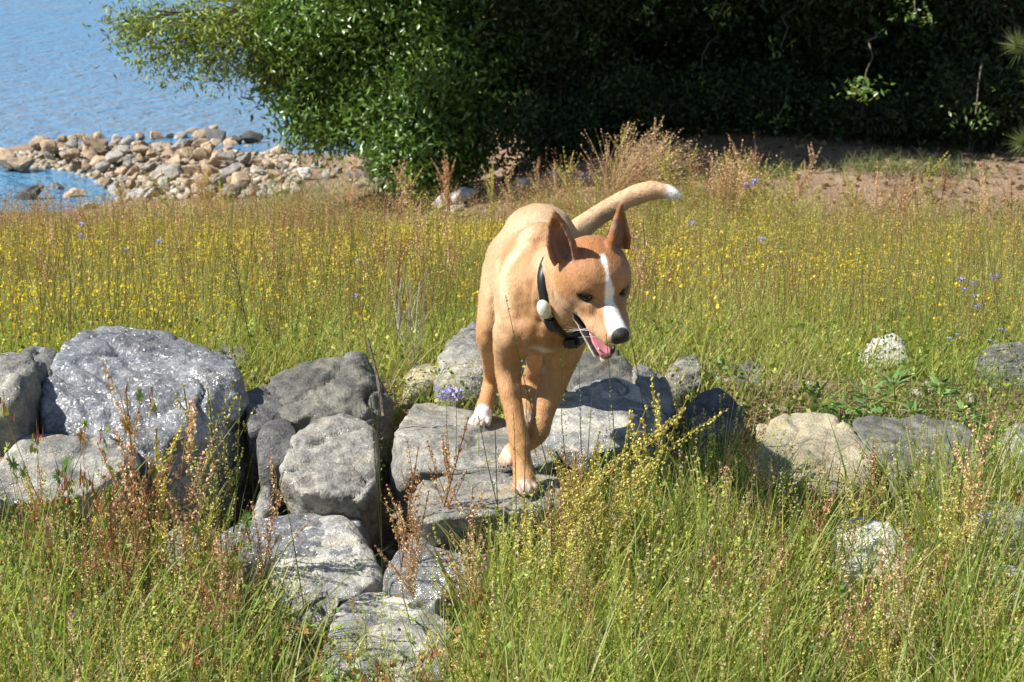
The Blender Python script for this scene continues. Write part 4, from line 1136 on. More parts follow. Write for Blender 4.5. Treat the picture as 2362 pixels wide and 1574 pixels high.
# dark shrubs along the foot of the wood
for k_, (lab, x, y, w_, h_) in enumerate([("low dark shrub right of the glossy shrub, under the trees", .30, 14.2, .42, .34), ("low shaded shrub behind the dry tawny tuft", 1.05, 14.3, .50, .34), ("low dark shrub behind the upright dry tuft", 1.75, 14.2, .45, .32),
        ("spreading dark shrub above the sunlit dirt path", 2.50, 14.0, .50, .30), ("dark bushy shrub left of the pine sapling", 3.15, 13.7, .48, .42), ("dark shrub behind the pine sapling at the photo's right border", 3.75, 13.6, .5, .45)]):
    g = gz(x, y)
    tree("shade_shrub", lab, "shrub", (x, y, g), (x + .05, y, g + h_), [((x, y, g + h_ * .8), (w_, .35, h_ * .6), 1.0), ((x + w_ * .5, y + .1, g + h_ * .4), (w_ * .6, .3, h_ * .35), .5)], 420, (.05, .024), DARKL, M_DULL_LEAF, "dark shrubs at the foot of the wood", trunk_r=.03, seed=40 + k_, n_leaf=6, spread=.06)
# a mass of further wood that closes the view
r = np.random.default_rng(77)
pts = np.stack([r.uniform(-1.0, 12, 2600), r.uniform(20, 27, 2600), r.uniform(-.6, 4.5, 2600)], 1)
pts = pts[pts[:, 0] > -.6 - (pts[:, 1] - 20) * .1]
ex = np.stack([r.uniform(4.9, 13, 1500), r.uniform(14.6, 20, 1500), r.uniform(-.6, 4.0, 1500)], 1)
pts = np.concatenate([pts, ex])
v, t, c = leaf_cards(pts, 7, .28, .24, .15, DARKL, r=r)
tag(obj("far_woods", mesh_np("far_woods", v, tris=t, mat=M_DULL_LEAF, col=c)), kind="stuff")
# leaf sprays whose brighter leaf colours paint sun flecks into the shade
def spray(label, px, py, d, n, size, cols, mat=M_LEAF, seed=0, w=.05):
    r = np.random.default_rng(seed)
    c = P(px, py, d)
    root = empty("leaf_spray", tuple(c))
    tag(root, label, "branch", "sunlit leaf sprays of the wood edge")
    tw = r.normal(0, 1, (n, 3)) * np.array((w, w, w * .7))
    v, t, cc = leaf_cards(tw, 3, .02, size, size * .42, cols, r=r)
    o = obj("leaves", mesh_np("leaves", v, tris=t, mat=mat, col=cc), root); o["kind"] = "stuff"
    p, q = limb((0, 0, 0), (.25, 1.0, .25), .004, .010, 6, .1, r); tv, tq = tube(p, q, 5)
    obj("twig", mesh_np("twig", tv, quads=tq, mat=M_BARK), root)
LIT = [(.14, .22, .04), (.18, .26, .05), (.10, .19, .04)]
spray("bright leaf spray standing alone against the black wood", 1990, 200, 12.6, 26, .055, LIT, seed=1, w=.07)
spray("lime green leaf spray on the shaded side of the glossy shrub", 1225, 260, 14.3, 26, .06, LIT, seed=2, w=.085)
for k_, (lab, px, py, d, n_, w_) in enumerate([("small lit leaf cluster high in the wood above the dog's head", 1375, 95, 14.4, 14, .05), ("lit leaves high in the wood, right of the middle", 1660, 30, 13.6, 14, .06), ("pair of lit leaf tips above the path's dark bank", 1800, 110, 13.8, 9, .05),
        ("lit leaf cluster high above the lone bright spray", 2110, 30, 12.9, 22, .08), ("faint lit leaves left of the lone bright spray", 1610, 195, 14.0, 8, .05), ("yellowish lit leaf patch low in the dark wood", 1790, 280, 13.6, 9, .05),
        ("lit sprig low beside the pine sapling", 2250, 265, 12.6, 16, .07), ("lit leaf patch hanging under the lime green spray", 1215, 330, 14.2, 10, .05), ("lit leaves just left of the dark tree's twigs", 1500, 30, 14.0, 12, .06)]):
    spray(lab, px, py, d, n_, .045, [(.09, .15, .035), (.12, .18, .04)], seed=20 + k_, w=w_)
# pine sapling at the photo's right edge
M_NEEDLE = plant_mat("pine_needle", .2, rough=.45, spec=.4)
px_, py_ = 3.22, 11.9
root = empty("pine_sapling", (px_, py_, gz(px_, py_))); tag(root, "pine sapling with long pale needles at the wood edge", "tree")
r = np.random.default_rng(5)
b0 = np.array((px_, py_, gz(px_, py_)))
p, q = limb((0, 0, -.1), (.0, .0, 1.9), .03, .012, 8, .05, r); tv, tq = tube(p, q, 8)
obj("trunk", mesh_np("trunk", tv, quads=tq, mat=M_BARK, smooth_shade=True), root)
nv, nt3, nc, o_ = [], [], [], 0
brs = []
for (ex, ey, ez) in [(P(2345, 105, 11.6)), (P(2362, 330, 11.7)), (P(2420, 40, 11.8)), (P(2440, 230, 11.5)), (P(2390, 180, 12.1)), (P(2480, -60, 11.8)), (P(2420, -120, 11.7))]:
    e = np.array((ex, ey, ez)) - b0
    st = p[int(np.clip(e[2] / 1.9 * 7 - .6, 1, 6))]
    lp, lr = limb(st, e, .010, .006, 6, .06, r); brs.append(tube(lp, lr, 5))
    for k in range(420):
        s = lp[4] + (e - lp[4]) * r.uniform(0, 1.1)
        d = (e - lp[3]) / np.linalg.norm(e - lp[3]) * .7 + np.array((0, 0, .35)) + r.normal(0, .6, 3); d /= np.linalg.norm(d)
        L = r.uniform(.09, .16); sd = np.cross(d, r.normal(0, 1, 3)); sd /= np.linalg.norm(sd)
        nv += [s - sd * .0012, s + sd * .0012, s + d * L + np.array((0, 0, -.012))]
        nt3.append((o_, o_ + 1, o_ + 2)); o_ += 3
        nc += [np.array((.17, .21, .07)) * r.uniform(.7, 1.3)] * 3
tv, tq = merge(brs)
obj("branches", mesh_np("branches", tv, quads=tq, mat=M_BARK), root)
o = obj("needles", mesh_np("needles", nv, tris=nt3, mat=M_NEEDLE, col=nc), root); o["kind"] = "stuff"
# ---------------------------------------------------------------- stones of the shore
def stone_mesh(seed, amp=.10, sub=2):
    r = np.random.default_rng(seed + 900)
    p = r.normal(0, 1, (13, 3)); p /= np.linalg.norm(p, axis=1)[:, None]
    p *= r.uniform(.75, 1.1, (13, 1)) * np.array((1, .8, .66))
    bm = hull_mesh([tuple(x) for x in p])
    bmesh.ops.bevel(bm, geom=bm.edges[:], offset=.09, segments=1, affect='EDGES')
    bmesh.ops.triangulate(bm, faces=bm.faces)
    bmesh.ops.subdivide_edges(bm, edges=bm.edges, cuts=1)
    for v in bm.verts:
        n_ = mnoise.noise(v.co * 2.2 + Vector((seed * 3.3, 0, 0))) * .8 + mnoise.noise(v.co * 5.5 + Vector((seed, 4, 0))) * .5
        v.co += v.co.normalized() * n_ * amp
    me = bpy.data.meshes.new("stone"); bm.to_mesh(me); bm.free()
    return me
VAR = {}
for nm, mt in (("tan", M_SHORE), ("grey", M_SHORE_GREY), ("white", M_WHITE), ("gap", M_GREY), ("dark", M_DARK)):
    VAR[nm] = []
    for k in range(7):
        me = stone_mesh(k + 10 * len(nm), amp=.10); me.materials.append(mt); VAR[nm].append(me)
def stone(kind, p, size, r, label, group, name="rock", flat=1.0):
    o = bpy.data.objects.new(name, VAR[kind][r.integers(0, 7)]); COL.objects.link(o)
    o.location = tuple(float(x) for x in p)
    o.scale = tuple(float(size * x) for x in (r.uniform(.8, 1.25), r.uniform(.8, 1.2), r.uniform(.75, 1.1) * flat))
    o.rotation_euler = (r.normal(0, .35), r.normal(0, .35), r.uniform(0, 6.28))
    return tag(o, label, "rock", group)
r = np.random.default_rng(21)
def hit_ground(px, py, d0=9.0, d1=26.0):
    ds = np.linspace(d0, d1, 700)
    q = np.array([P(px, py, d) for d in (d0, d1)])
    zz = np.array([P(px, py, d)[2] for d in ds]); xx = np.array([P(px, py, d)[0] for d in ds])
    g = np.maximum(ground_z(xx, ds), LAKE_Z - .06)
    k = np.flatnonzero(zz <= g)
    return ds[k[0]] if len(k) else None
placed = []
rows = []
tries = 0
while len(rows) < 190 and tries < 12000:
    tries += 1
    px = r.uniform(84, 660)
    top = np.interp(px, [84, 130, 220, 330, 430, 560, 640, 705], [352, 330, 330, 330, 318, 318, 345, 372])
    bot = np.interp(px, [84, 170, 260, 420, 560, 705], [385, 408, 455, 464, 464, 452])
    py = r.uniform(top, bot)
    d = hit_ground(px, py)
    if d is None: continue
    s = r.uniform(.065, .165) * (1.3 if r.random() < .12 else 1) * (.75 if px > 560 else 1)
    p = P(px, py, d); p[2] += r.uniform(-.02, .09) * (1 if px < 560 else .5)
    if any((p[0] - q[0]) ** 2 + ((p[1] - q[1]) * .35) ** 2 + ((p[2] - q[2]) * 1.1) ** 2 < (.50 * (s + q[3])) ** 2 for q in placed): continue
    placed.append((*p, s)); rows.append((px, py, p, s, "tan" if r.random() < .68 else "grey"))
SP_MARK = [("the spit's tip", 110, 360), ("the upright brown topping rock", 215, 335), ("the dry brush", 465, 400), ("the wet dark rock", 540, 325), ("the willow tip", 300, 325), ("the glossy shrub", 720, 400), ("the small bay", 120, 420), ("the near meadow edge", 350, 450)]
rows.sort(key=lambda q: q[0])
for band, (lo, hi) in (("waterside row", (0, 352)), ("second row", (352, 377)), ("middle row", (377, 402)), ("fourth row", (402, 424)), ("meadow side row", (424, 600))):
    sel = [q for q in rows if lo <= q[1] < hi]
    for i, (px, py, p, s, kd) in enumerate(sel):
        size = "large" if s > .16 else "small" if s < .115 else "mid sized"
        m_ = min(SP_MARK, key=lambda q: (q[1] - px) ** 2 + (q[2] - py) ** 2)
        cand = [f"{size} {kd} rock in the spit's {band}, {'right of' if px > m_[1] else 'left of'} {m_[0]}"]
        cand += [f"{o_} {c_}" for o_ in ["another", "next"] + ORD for c_ in cand[:1]]
        lab = next((c_ for c_ in cand if c_ not in USED), "next"); USED.add(lab)
        if lab.startswith(("another", "next")):
            nth = ([""] + ["first"] + ORD + ["thirteenth", "fourteenth", "fifteenth", "sixteenth", "seventeenth", "eighteenth", "nineteenth", "twentieth"])
            k_ = i + 1
            lab = f"{nth[k_] if k_ < len(nth) else str(k_) + 'th'} rock from the tip along the spit's {band}"; USED.add(lab)
        stone(kd, p, s, r, lab, "tan rocks of the stony spit")
for lab, px, py, d, s, k in [
    ("pale tan rock in the water at the photo's left edge", 10, 362, 20.3, .17, "tan"), ("low brown rock sitting in the water beside the spit", 48, 380, 19.9, .19, "tan"),
    ("dark wet rock nearest the spit's tip in the water", 20, 384, 19.7, .13, "dark"),
    ("biggest peach coloured rock on the spit's tip", 120, 338, 20.6, .19, "tan"), ("upright brown rock topping the spit", 215, 335, 20.7, .19, "tan"),
    ("dark rock on the waterline under the willow branch", 505, 312, 21.2, .17, "dark"), ("reddish dark rock under the shrub at the waterline", 580, 318, 21.0, .16, "dark"),
    ("wet dark rock just right of the spit's crest", 540, 325, 20.9, .13, "dark"),
    ("dark rock in the small bay behind the grass", 65, 452, 17.2, .16, "dark"), ("pale round rock in the small bay", 130, 432, 17.8, .12, "grey"),
    ("pale rock on the bay shore beyond the sorrel", 170, 450, 17.2, .13, "tan"), ("flat pale rock above the grass tops left of the glossy shrub", 700, 400, 16.6, .10, "white"),
    ("white rock in green grass beside the glossy shrub", 730, 385, 16.4, .09, "white"), ("grey rock at the foot of the glossy shrub", 835, 412, 14.8, .13, "grey"),
    ("grey rock half under the shrub's lowest leaves", 880, 420, 14.4, .10, "grey"),
    ("biggest white rock beyond the meadow, left of the dog's back", 1068, 452, 13.0, .135, "white"), ("white rock low in grass beside the biggest white rock", 1015, 464, 12.8, .10, "white"),
    ("white rock fronting the biggest white rock", 1048, 480, 12.5, .085, "white"),
    ("pale rock in the shade right of the biggest white rock", 1215, 425, 13.0, .075, "white"), ("round shaded grey rock under the dark trees", 1168, 405, 13.4, .09, "grey"),
    ("long shaded pale rock left of the dry grass tuft", 1290, 410, 13.4, .10, "white"), ("bluish shaded rock behind the dry grass tuft", 1345, 408, 13.5, .12, "grey"),
    ("small white rock in the flowers left of the big white rocks", 930, 478, 12.6, .05, "white"), ("small white stone low in the meadow's far edge", 850, 500, 11.4, .045, "white")]:
    dd = hit_ground(px, py + s * 150)
    d = dd if dd is not None and abs(dd - d) < 4 and not 900 < px < 1110 else d
    p = P(px, py, d); g_ = max(gz(p[0], d), LAKE_Z - .05)
    p[2] = max(min(p[2], g_ + s * 1.0), g_ + s * .1)
    stone(k, p, s, r, lab, "scattered shore rocks", flat=.85)
# loose stones between meadow and spit
n = 0
while n < 64:
    px = r.uniform(0, 860); py = np.interp(px, [0, 760, 860], [478, 425, 430]) + r.uniform(-30, 22)
    d = hit_ground(px, py) or 15.0
    p = P(px, py, d); p[2] = gz(p[0], d) + .02
    if p[2] < LAKE_Z - .05: n += 1; continue
    sz = r.uniform(.05, .12)
    stone(["tan", "grey", "white"][r.integers(0, 3)], p, sz, r, auto_label(("tiny" if sz < .07 else "small" if sz < .1 else "mid sized") + " pale loose stone", px, py), "loose stones below the meadow", flat=.8); n += 1
# small filler stones in the gaps of the boulder belt
n = 0
k = 0
while n < 30 and k < 900:
    k += 1
    d = r.uniform(3.35, 4.6); px = r.uniform(-20, 2380); x = (px - 1181) / FPX * d * 1.02
    if on_rock(np.array([x]), np.array([d]), -.03)[0]: continue
    stone(["gap", "gap", "dark"][r.integers(0, 3)], (x, d, gz(x, d) + .015), r.uniform(.04, .10), r, auto_label("small grey gap stone", *proj((x, d, gz(x, d) + .03))), "small stones in the boulder gaps"); n += 1

# gravel and small stones bedded between the rocks: one mass of low stones
bm_v, bm_t, o_ = [], [], 0
base_ms = []
for k in range(6):
    q = r.normal(0, 1, (9, 3)); q /= np.linalg.norm(q, axis=1)[:, None]; q *= r.uniform(.7, 1.1, (9, 1)) * np.array((1, .85, .6))
    hb = hull_mesh([tuple(x) for x in q]); bmesh.ops.triangulate(hb, faces=hb.faces); hb.verts.index_update()
    base_ms.append((np.array([v.co[:] for v in hb.verts]), np.array([[v.index for v in fc_.verts] for fc_ in hb.faces]))); hb.free()
cl_ = []
for k in range(2600):
    if k < 1900:
        px = r.uniform(-20, 690); py = r.uniform(np.interp(px, [0, 84, 220, 560, 705, 900], [365, 350, 330, 320, 372, 400]), np.interp(px, [0, 150, 260, 900], [380, 400, 470, 440]))
        d = hit_ground(px, py)
        if d is None: continue
        p = P(px, py, d); sz = r.uniform(.025, .075)
    else:
        d = r.uniform(3.3, 4.9); x = r.uniform(-1.2, 1.2) * d * .27
        if on_rock(np.array([x]), np.array([d]), -.02)[0]: continue
        p = np.array((x, d, gz(x, d))); sz = r.uniform(.008, .03)
    v_, t_ = base_ms[r.integers(0, 6)]
    a_ = r.uniform(0, 6.28); ca, sa = math.cos(a_), math.sin(a_)
    vv = v_ @ np.array(((ca, sa, 0), (-sa, ca, 0), (0, 0, 1))) * sz + p + (0, 0, sz * .2)
    bm_v.append(vv); bm_t.append(t_ + o_); o_ += len(vv)
    cl_.append(np.tile(np.array([(.42, .33, .22), (.36, .31, .25), (.46, .40, .31), (.26, .21, .15)][r.integers(0, 4)]) * r.uniform(.7, 1.1), (len(vv), 1)))
m, nt, b = new_mat("gravel")
a = node(nt, "ShaderNodeVertexColor", layer_name="tint"); tc = node(nt, "ShaderNodeTexCoord")
nt.links.new(mix(nt, 1.0, a.outputs[0], ramp(nt, noise_tex(nt, tc.outputs["Object"], 90, 4).outputs[0], [(.35, (.7, .7, .7)), (.65, (1.1, 1.1, 1.1))]), 'MULTIPLY'), b.inputs["Base Color"])
b.inputs["Roughness"].default_value = .9
tag(obj("gravel", mesh_np("gravel", np.concatenate(bm_v), tris=np.concatenate(bm_t), mat=m, col=np.concatenate(cl_))), kind="stuff")
# ---------------------------------------------------------------- plant builders
class Build:
    def __init__(s): s.v, s.t, s.c, s.o = [], [], [], 0
    def add(s, v, t, c):
        v = np.asarray(v, np.float32).reshape(-1, 3); t = np.asarray(t).reshape(-1, 3)
        c = np.broadcast_to(np.asarray(c, np.float32), v.shape)
        s.v.append(v); s.t.append(t + s.o); s.c.append(c); s.o += len(v)
    def mesh(s, name, mat): return mesh_np(name, np.concatenate(s.v), tris=np.concatenate(s.t), mat=mat, col=np.concatenate(s.c))
def blades(B, base, dirv, L, w, c0, c1, r, nseg=4, sag=.35, face=None):
    """n tapered bending strips; all arguments are arrays of n"""
    n = len(base)
    base = np.asarray(base, float); L = np.asarray(L)[:, None]; w = np.asarray(w)[:, None]
    up = np.array((0, 0, 1.0))
    dirv = dirv / np.linalg.norm(dirv, axis=1)[:, None]
    hz = dirv.copy(); hz[:, 2] = 0; hn = np.linalg.norm(hz, axis=1)[:, None]; hz = np.where(hn > 1e-4, hz / (hn + 1e-9), r.normal(0, 1, (n, 3)) * (1, 1, 0))
    a = r.uniform(0, math.pi, n)
    sd = np.stack([np.cos(a), np.sin(a), np.zeros(n)], 1)
    sag = np.broadcast_to(np.asarray(sag, float), (n,))[:, None]
    rows, cols = [], []
    for k in range(nseg + 1):
        t = k / nseg
        c = base + dirv * L * t + (hz * .9 - up * .45) * L * sag * t * t
        ww = w * (1 - t ** 1.6) * .5 if k < nseg else w * 0
        if k < nseg: rows += [c - sd * ww, c + sd * ww]
        else: rows += [c]
        cc = c0 * (1 - t) + c1 * t
        cols += [cc, cc] if k < nseg else [cc]
    m = 2 * nseg + 1
    v = np.stack(rows, 1).reshape(-1, 3); col = np.stack(cols, 1).reshape(-1, 3)
    tri = []
    for k in range(nseg - 1):
        i = 2 * k; tri += [(i, i + 1, i + 3), (i, i + 3, i + 2)]
    i = 2 * (nseg - 1); tri.append((i, i + 1, i + 2))
    T = (np.arange(n)[:, None, None] * m + np.array(tri)[None]).reshape(-1, 3)
    B.add(v, T, col)
def specks(B, p, size, cols, r, spread=0.0, tri=False):
    """small seed or petal flakes with random facing"""
    n = len(p)
    p = np.asarray(p, float) + (r.normal(0, 1, (n, 3)) * spread if spread else 0)
    a = r.normal(0, 1, (n, 3)); a /= np.linalg.norm(a, axis=1)[:, None]
    b = np.cross(a, r.normal(0, 1, (n, 3))); b /= np.linalg.norm(b, axis=1)[:, None] + 1e-9
    s = (np.broadcast_to(np.asarray(size, float), (n,)) * r.uniform(.65, 1.3, n))[:, None]
    if tri:
        v = np.stack([p - a * s * .5 - b * s * .4, p + a * s * .55, p - a * s * .4 + b * s * .5], 1); T = np.arange(n * 3).reshape(-1, 3); k = 3
    else:
        v = np.stack([p - a * s * .55, p + b * s * .42, p + a * s * .55, p - b * s * .42], 1)
        i = np.arange(n)[:, None] * 4; T = np.concatenate([i + np.array((0, 1, 2)), i + np.array((0, 2, 3))]); k = 4
    B.add(v.reshape(-1, 3), T, np.repeat(np.broadcast_to(cols, (n, 3)), k, 0))
def pickc(pal, n, r, j=.25):
    pal = np.asarray(pal, float)
    return pal[r.integers(0, len(pal), n)] * r.uniform(1 - j, 1 + j, (n, 1))
def stems(B, a, b, w, col, r, bend=.04):
    """thin three-sided stems from a to b"""
    a = np.asarray(a, float); b = np.asarray(b, float); n = len(a)
    L = np.linalg.norm(b - a, axis=1)[:, None]
    mid = (a + b) / 2 + r.normal(0, 1, (n, 3)) * L * bend
    an = np.array((0, 2.1, 4.2)); ring = np.stack([np.cos(an), np.sin(an), an * 0], 1)
    w = np.broadcast_to(np.asarray(w, float), (n,))[:, None, None]
    v = np.concatenate([a[:, None] + ring * w, mid[:, None] + ring * w * .8, b[:, None] + ring * w * .5], 1).reshape(-1, 3)
    f = []
    for k in (0, 3):
        for j in range(3):
            j2 = (j + 1) % 3; f += [(k + j, k + j2, k + 3 + j2), (k + j, k + 3 + j2, k + 3 + j)]
    T = (np.arange(n)[:, None, None] * 9 + np.array(f)[None]).reshape(-1, 3)
    B.add(v, T, np.repeat(np.broadcast_to(col, (n, 3)), 9, 0))
G_GREEN = [(.14, .235, .035), (.19, .29, .05), (.25, .33, .06), (.30, .35, .07), (.115, .19, .03)]
G_OLIVE = [(.45, .49, .10), (.54, .55, .13), (.38, .46, .09), (.60, .57, .19)]
G_STRAW = [(.52, .43, .22), (.45, .36, .17), (.58, .50, .30)]
SOR_RED = [(.46, .20, .12), (.52, .27, .15), (.40, .18, .10), (.56, .38, .18), (.52, .42, .16)]
SOR_PINK = [(.62, .38, .24), (.55, .30, .19), (.66, .47, .29), (.58, .46, .19)]
SOR_GOLD = [(.58, .49, .12), (.64, .55, .17), (.48, .42, .10), (.60, .42, .16), (.42, .42, .10)]
SOR_OLIVE = [(.33, .33, .09), (.42, .40, .13), (.48, .42, .16)]
YEL = [(.78, .60, .03), (.70, .55, .04), (.80, .66, .08)]
VIO = [(.42, .38, .72), (.50, .46, .78), (.36, .32, .66)]

# ---- ground cover of the meadow (nobody could count it)
r = np.random.default_rng(31)
def meadow_points(n, d0, d1, r, near_bias=1.0):
    d = d0 + (d1 - d0) * r.random(n) ** near_bias
    px = r.uniform(-160, 2520, n)
    x = (px - 1181) / FPX * d * 1.03
    return x, d, px
def far_limit(px): return np.interp(px, [0, 760, 960, 1110, 1200, 1450, 1750, 1880, 2362], [12.6, 12.4, 10.6, 10.4, 11.6, 11.8, 11.2, 10.2, 9.9])
B = Build()
x, d, px = meadow_points(125000, 4.55, 12.6, r, .95)
k = (d < far_limit(px)) & ~on_rock(x, d, .0)
x, d, px = x[k], d[k], px[k]; n = len(x)
base = np.stack([x, d, ground_z(x, d)], 1)
patch = np.array([mnoise.noise(Vector((a * 1.3, b_ * .8, 0))) for a, b_ in zip(x, d)])
lean = np.stack([r.normal(.10, .32, n), r.normal(0, .28, n), np.ones(n)], 1)
Lh = r.uniform(.10, .27, n) * (1 + .5 * patch) * np.interp(d, [4.6, 5.6], [.62, 1.0])
u = r.random(n) + patch * .75
c0 = np.where((u < .42)[:, None], pickc(G_GREEN, n, r), np.where((u < .80)[:, None], pickc(G_OLIVE, n, r), pickc(G_STRAW, n, r)))
c1 = c0 * .55 + .45 * pickc(G_OLIVE, n, r)
blades(B, base, lean, Lh, r.uniform(.0018, .0038, n) * np.clip(d / 6, .8, 1.6), c0 * .9, c1, r, 3, r.uniform(.05, .5, n))
o = obj("meadow_grass", B.mesh("meadow_grass", M_GRASS)); tag(o, kind="stuff")

# the meadow goes on to both sides, coarser
B = Build(); ro = np.random.default_rng(63)
n = 60000
d = 2.6 + 9.8 * ro.random(n); px = np.where(ro.random(n) < .5, ro.uniform(-1900, -150, n), ro.uniform(2510, 4300, n))
x = (px - 1181) / FPX * d * 1.03
k = ((d < far_limit(np.clip(px, 0, 2362))) & ~((d > 4.1) & (d < 4.6) & (ro.random(n) < .4))); x, d, px = x[k], d[k], px[k]; n = len(x)
base = np.stack([x, d, ground_z(x, d)], 1)
lean = np.stack([ro.normal(.08, .3, n), ro.normal(0, .28, n), np.ones(n)], 1)
u = ro.random(n)
c0 = np.where((u < .45)[:, None], pickc(G_GREEN, n, ro), np.where((u < .85)[:, None], pickc(G_OLIVE, n, ro), np.where((u < .93)[:, None], pickc(SOR_RED, n, ro), pickc(G_STRAW, n, ro))))
blades(B, base, lean, ro.uniform(.14, .34, n), ro.uniform(.003, .007, n), c0 * .9, c0, ro, 3, ro.uniform(.05, .5, n))
o = obj("side_meadow_grass", B.mesh("side_meadow_grass", M_GRASS)); tag(o, kind="stuff")

# small seed heads and flowers floating in the meadow
B = Build(); Bf = Build()
n = 13500
x, d, px = meadow_points(n, 4.7, 12.4, r, .9)
k = (d < far_limit(px)) & ~on_rock(x, d, .02); x, d, px = x[k], d[k], px[k]; n = len(x)
base = np.stack([x, d, ground_z(x, d)], 1)
hh = r.uniform(.20, .40, n) * np.where(r.random(n) < .1, 1.2, 1)
top = base + np.stack([r.normal(.02, .05, n), r.normal(0, .05, n), hh], 1)
patch = np.array([mnoise.noise(Vector((a * 1.1 + 5, b_ * .7, 0))) for a, b_ in zip(x, d)])
redness = np.clip(.24 + .55 * smooth(7, 11, d) * (px < 1500) + .25 * smooth(8, 10.5, d) + patch * .8, .04, .95)
redness = np.where(px > 1450, redness * .7, redness)
isred = r.random(n) < redness
ct = np.where(isred[:, None], np.where((r.random(n) < .6)[:, None], pickc(SOR_RED, n, r), pickc(SOR_PINK, n, r)), np.where((r.random(n) < .4)[:, None], pickc(SOR_GOLD, n, r), pickc(SOR_OLIVE, n, r)))
stems(B, base + (top - base) * .3, top, .0011, ct * .85, r)
per = 26
t = r.uniform(.45, 1.0, (n, per))
pos = base[:, None] + (top - base)[:, None] * t[..., None] + r.normal(0, 1, (n, per, 3)) * np.array((.017, .017, .010)) * (1.25 - t)[..., None] * 1.6
specks(B, pos.reshape(-1, 3), np.repeat(.0042 * np.clip(d / 7, .8, 1.5), per), np.repeat(ct, per, 0) * r.uniform(.75, 1.3, (n * per, 1)), r, tri=True)
o = obj("meadow_sorrel", B.mesh("meadow_sorrel", M_GRASS)); tag(o, kind="stuff")
# small leaves low in the meadow's near edge and between the stones
B = Build()
n = 16000
d = 4.35 + 2.2 * r.random(n) ** 1.6; px = r.uniform(-100, 2460, n); x = (px - 1181) / FPX * d * 1.03
k = ~on_rock(x, d, .0); x, d = x[k], d[k]; n = len(x)
zc = ground_z(x, d) + r.uniform(.01, .14, n)
specks(B, np.stack([x, d, zc], 1), .011, pickc(G_GREEN + G_OLIVE[:2], n, r), r)
o = obj("low_herbs", B.mesh("low_herbs", M_GRASS)); tag(o, kind="stuff")
# yellow clover flowers
x, d, px = meadow_points(44000, 4.75, 10.2, r, .8)
patch = np.array([mnoise.noise(Vector((a * 1.5 + 15, b_ * .9, 0))) + .5 * mnoise.noise(Vector((a * 5, b_ * 4, 3))) for a, b_ in zip(x, d)])
k = (r.random(len(x)) < np.clip(.34 + patch * 1.8, .03, 1) * np.interp(px, [0, 1100, 1500, 1900, 2362], [1, 1, .65, .35, .25])) & ~on_rock(x, d, .02) & (d < 9.6)
x, d = x[k], d[k]; n = len(x)
z = ground_z(x, d) + np.where(d < 5.6, r.uniform(.05, .24, n), r.uniform(.16, .29, n))
pc = np.stack([x, d, z], 1)
for q in range(3):
    specks(Bf, pc, .0088, pickc(YEL, n, r, .15), r, .0026)
o = obj("yellow_clover", Bf.mesh("yellow_clover", M_GRASS)); tag(o, kind="stuff")

# ---- foreground grass, tops limited by where the photograph shows the stones
topline = lambda px: np.interp(px, [0, 120, 330, 480, 560, 700, 850, 1000, 1120, 1250, 1330, 1560, 1620, 1730, 1790, 1980, 2080, 2362], [1130, 1110, 1210, 1230, 1330, 1420, 1340, 1280, 1180, 1160, 1090, 1010, 950, 950, 1080, 1090, 980, 920])
B = Build()
n = 30000
d = r.uniform(2.75, 4.25, n); px = r.uniform(-150, 2520, n)
keep = (r.random(n) < np.interp(px, [0, 500, 620, 1000, 1150, 1850, 1900, 2120, 2180, 2362], [.32, .30, .12, .22, .66, .62, .32, .32, .60, .60])) & ((d < 3.75) | (px > 1500) | (r.random(n) < .12))
d, px = d[keep], px[keep]; n = len(d)
x = (px - 1181) / FPX * d * 1.03
kk = ~on_rock(x, d, -.01); x, d, px = x[kk], d[kk], px[kk]; n = len(x)
base = np.stack([x, d, ground_z(x, d)], 1)
L = r.uniform(.14, .42, n) * np.where(px > 1150, 1.0, .85)
lean = np.stack([r.normal(.05, .16, n), r.normal(0, .14, n), np.ones(n)], 1); lean /= np.linalg.norm(lean, axis=1)[:, None]
tp = proj(base + lean * L[:, None])
over = tp[:, 1] < topline(px) - r.exponential(38, n)
L = np.where(over, L * np.clip((proj(base)[:, 1] - topline(px)) / (proj(base)[:, 1] - tp[:, 1] + 1e-6), .25, 1) * r.uniform(.75, 1.0, n), L)
u = r.random(n)
c0 = np.where((u < .58)[:, None], pickc(G_GREEN, n, r), np.where((u < .85)[:, None], pickc(G_OLIVE, n, r), pickc(G_STRAW, n, r)))
c1 = c0 * .6 + .4 * pickc(G_OLIVE, n, r)
blades(B, base, lean, L, r.uniform(.0016, .0062, n) * np.where(r.random(n) < .12, 1.6, 1), c0 * .8, c1, r, 5, r.uniform(.0, .45, n))
# broad fresh blades among them
m_ = 3400
db = r.uniform(2.7, 4.15, m_); pb_ = np.where(r.random(m_) < .76, r.uniform(1080, 2480, m_), r.uniform(-80, 640, m_)); xb_ = (pb_ - 1181) / FPX * db * 1.03
kk = ~on_rock(xb_, db, .0) & ~((pb_ > 1880) & (pb_ < 2130) & (r.random(m_) < .75)); xb_, db, pb_ = xb_[kk], db[kk], pb_[kk]; m_ = len(xb_)
bb = np.stack([xb_, db, ground_z(xb_, db)], 1)
lb = np.stack([r.normal(.04, .16, m_), r.normal(0, .14, m_), np.ones(m_)], 1); lb /= np.linalg.norm(lb, axis=1)[:, None]
Lb = r.uniform(.20, .46, m_)
tb = proj(bb + lb * Lb[:, None])[:, 1]; lim = topline(pb_) - r.exponential(85, m_); pyb = proj(bb)[:, 1]
Lb = np.where(tb < lim, Lb * np.clip((pyb - lim) / (pyb - tb + 1e-6), .25, 1), Lb)
cb = pickc([(.22, .33, .06), (.31, .39, .09), (.16, .26, .04), (.42, .45, .16), (.48, .46, .22)], m_, r, .2)
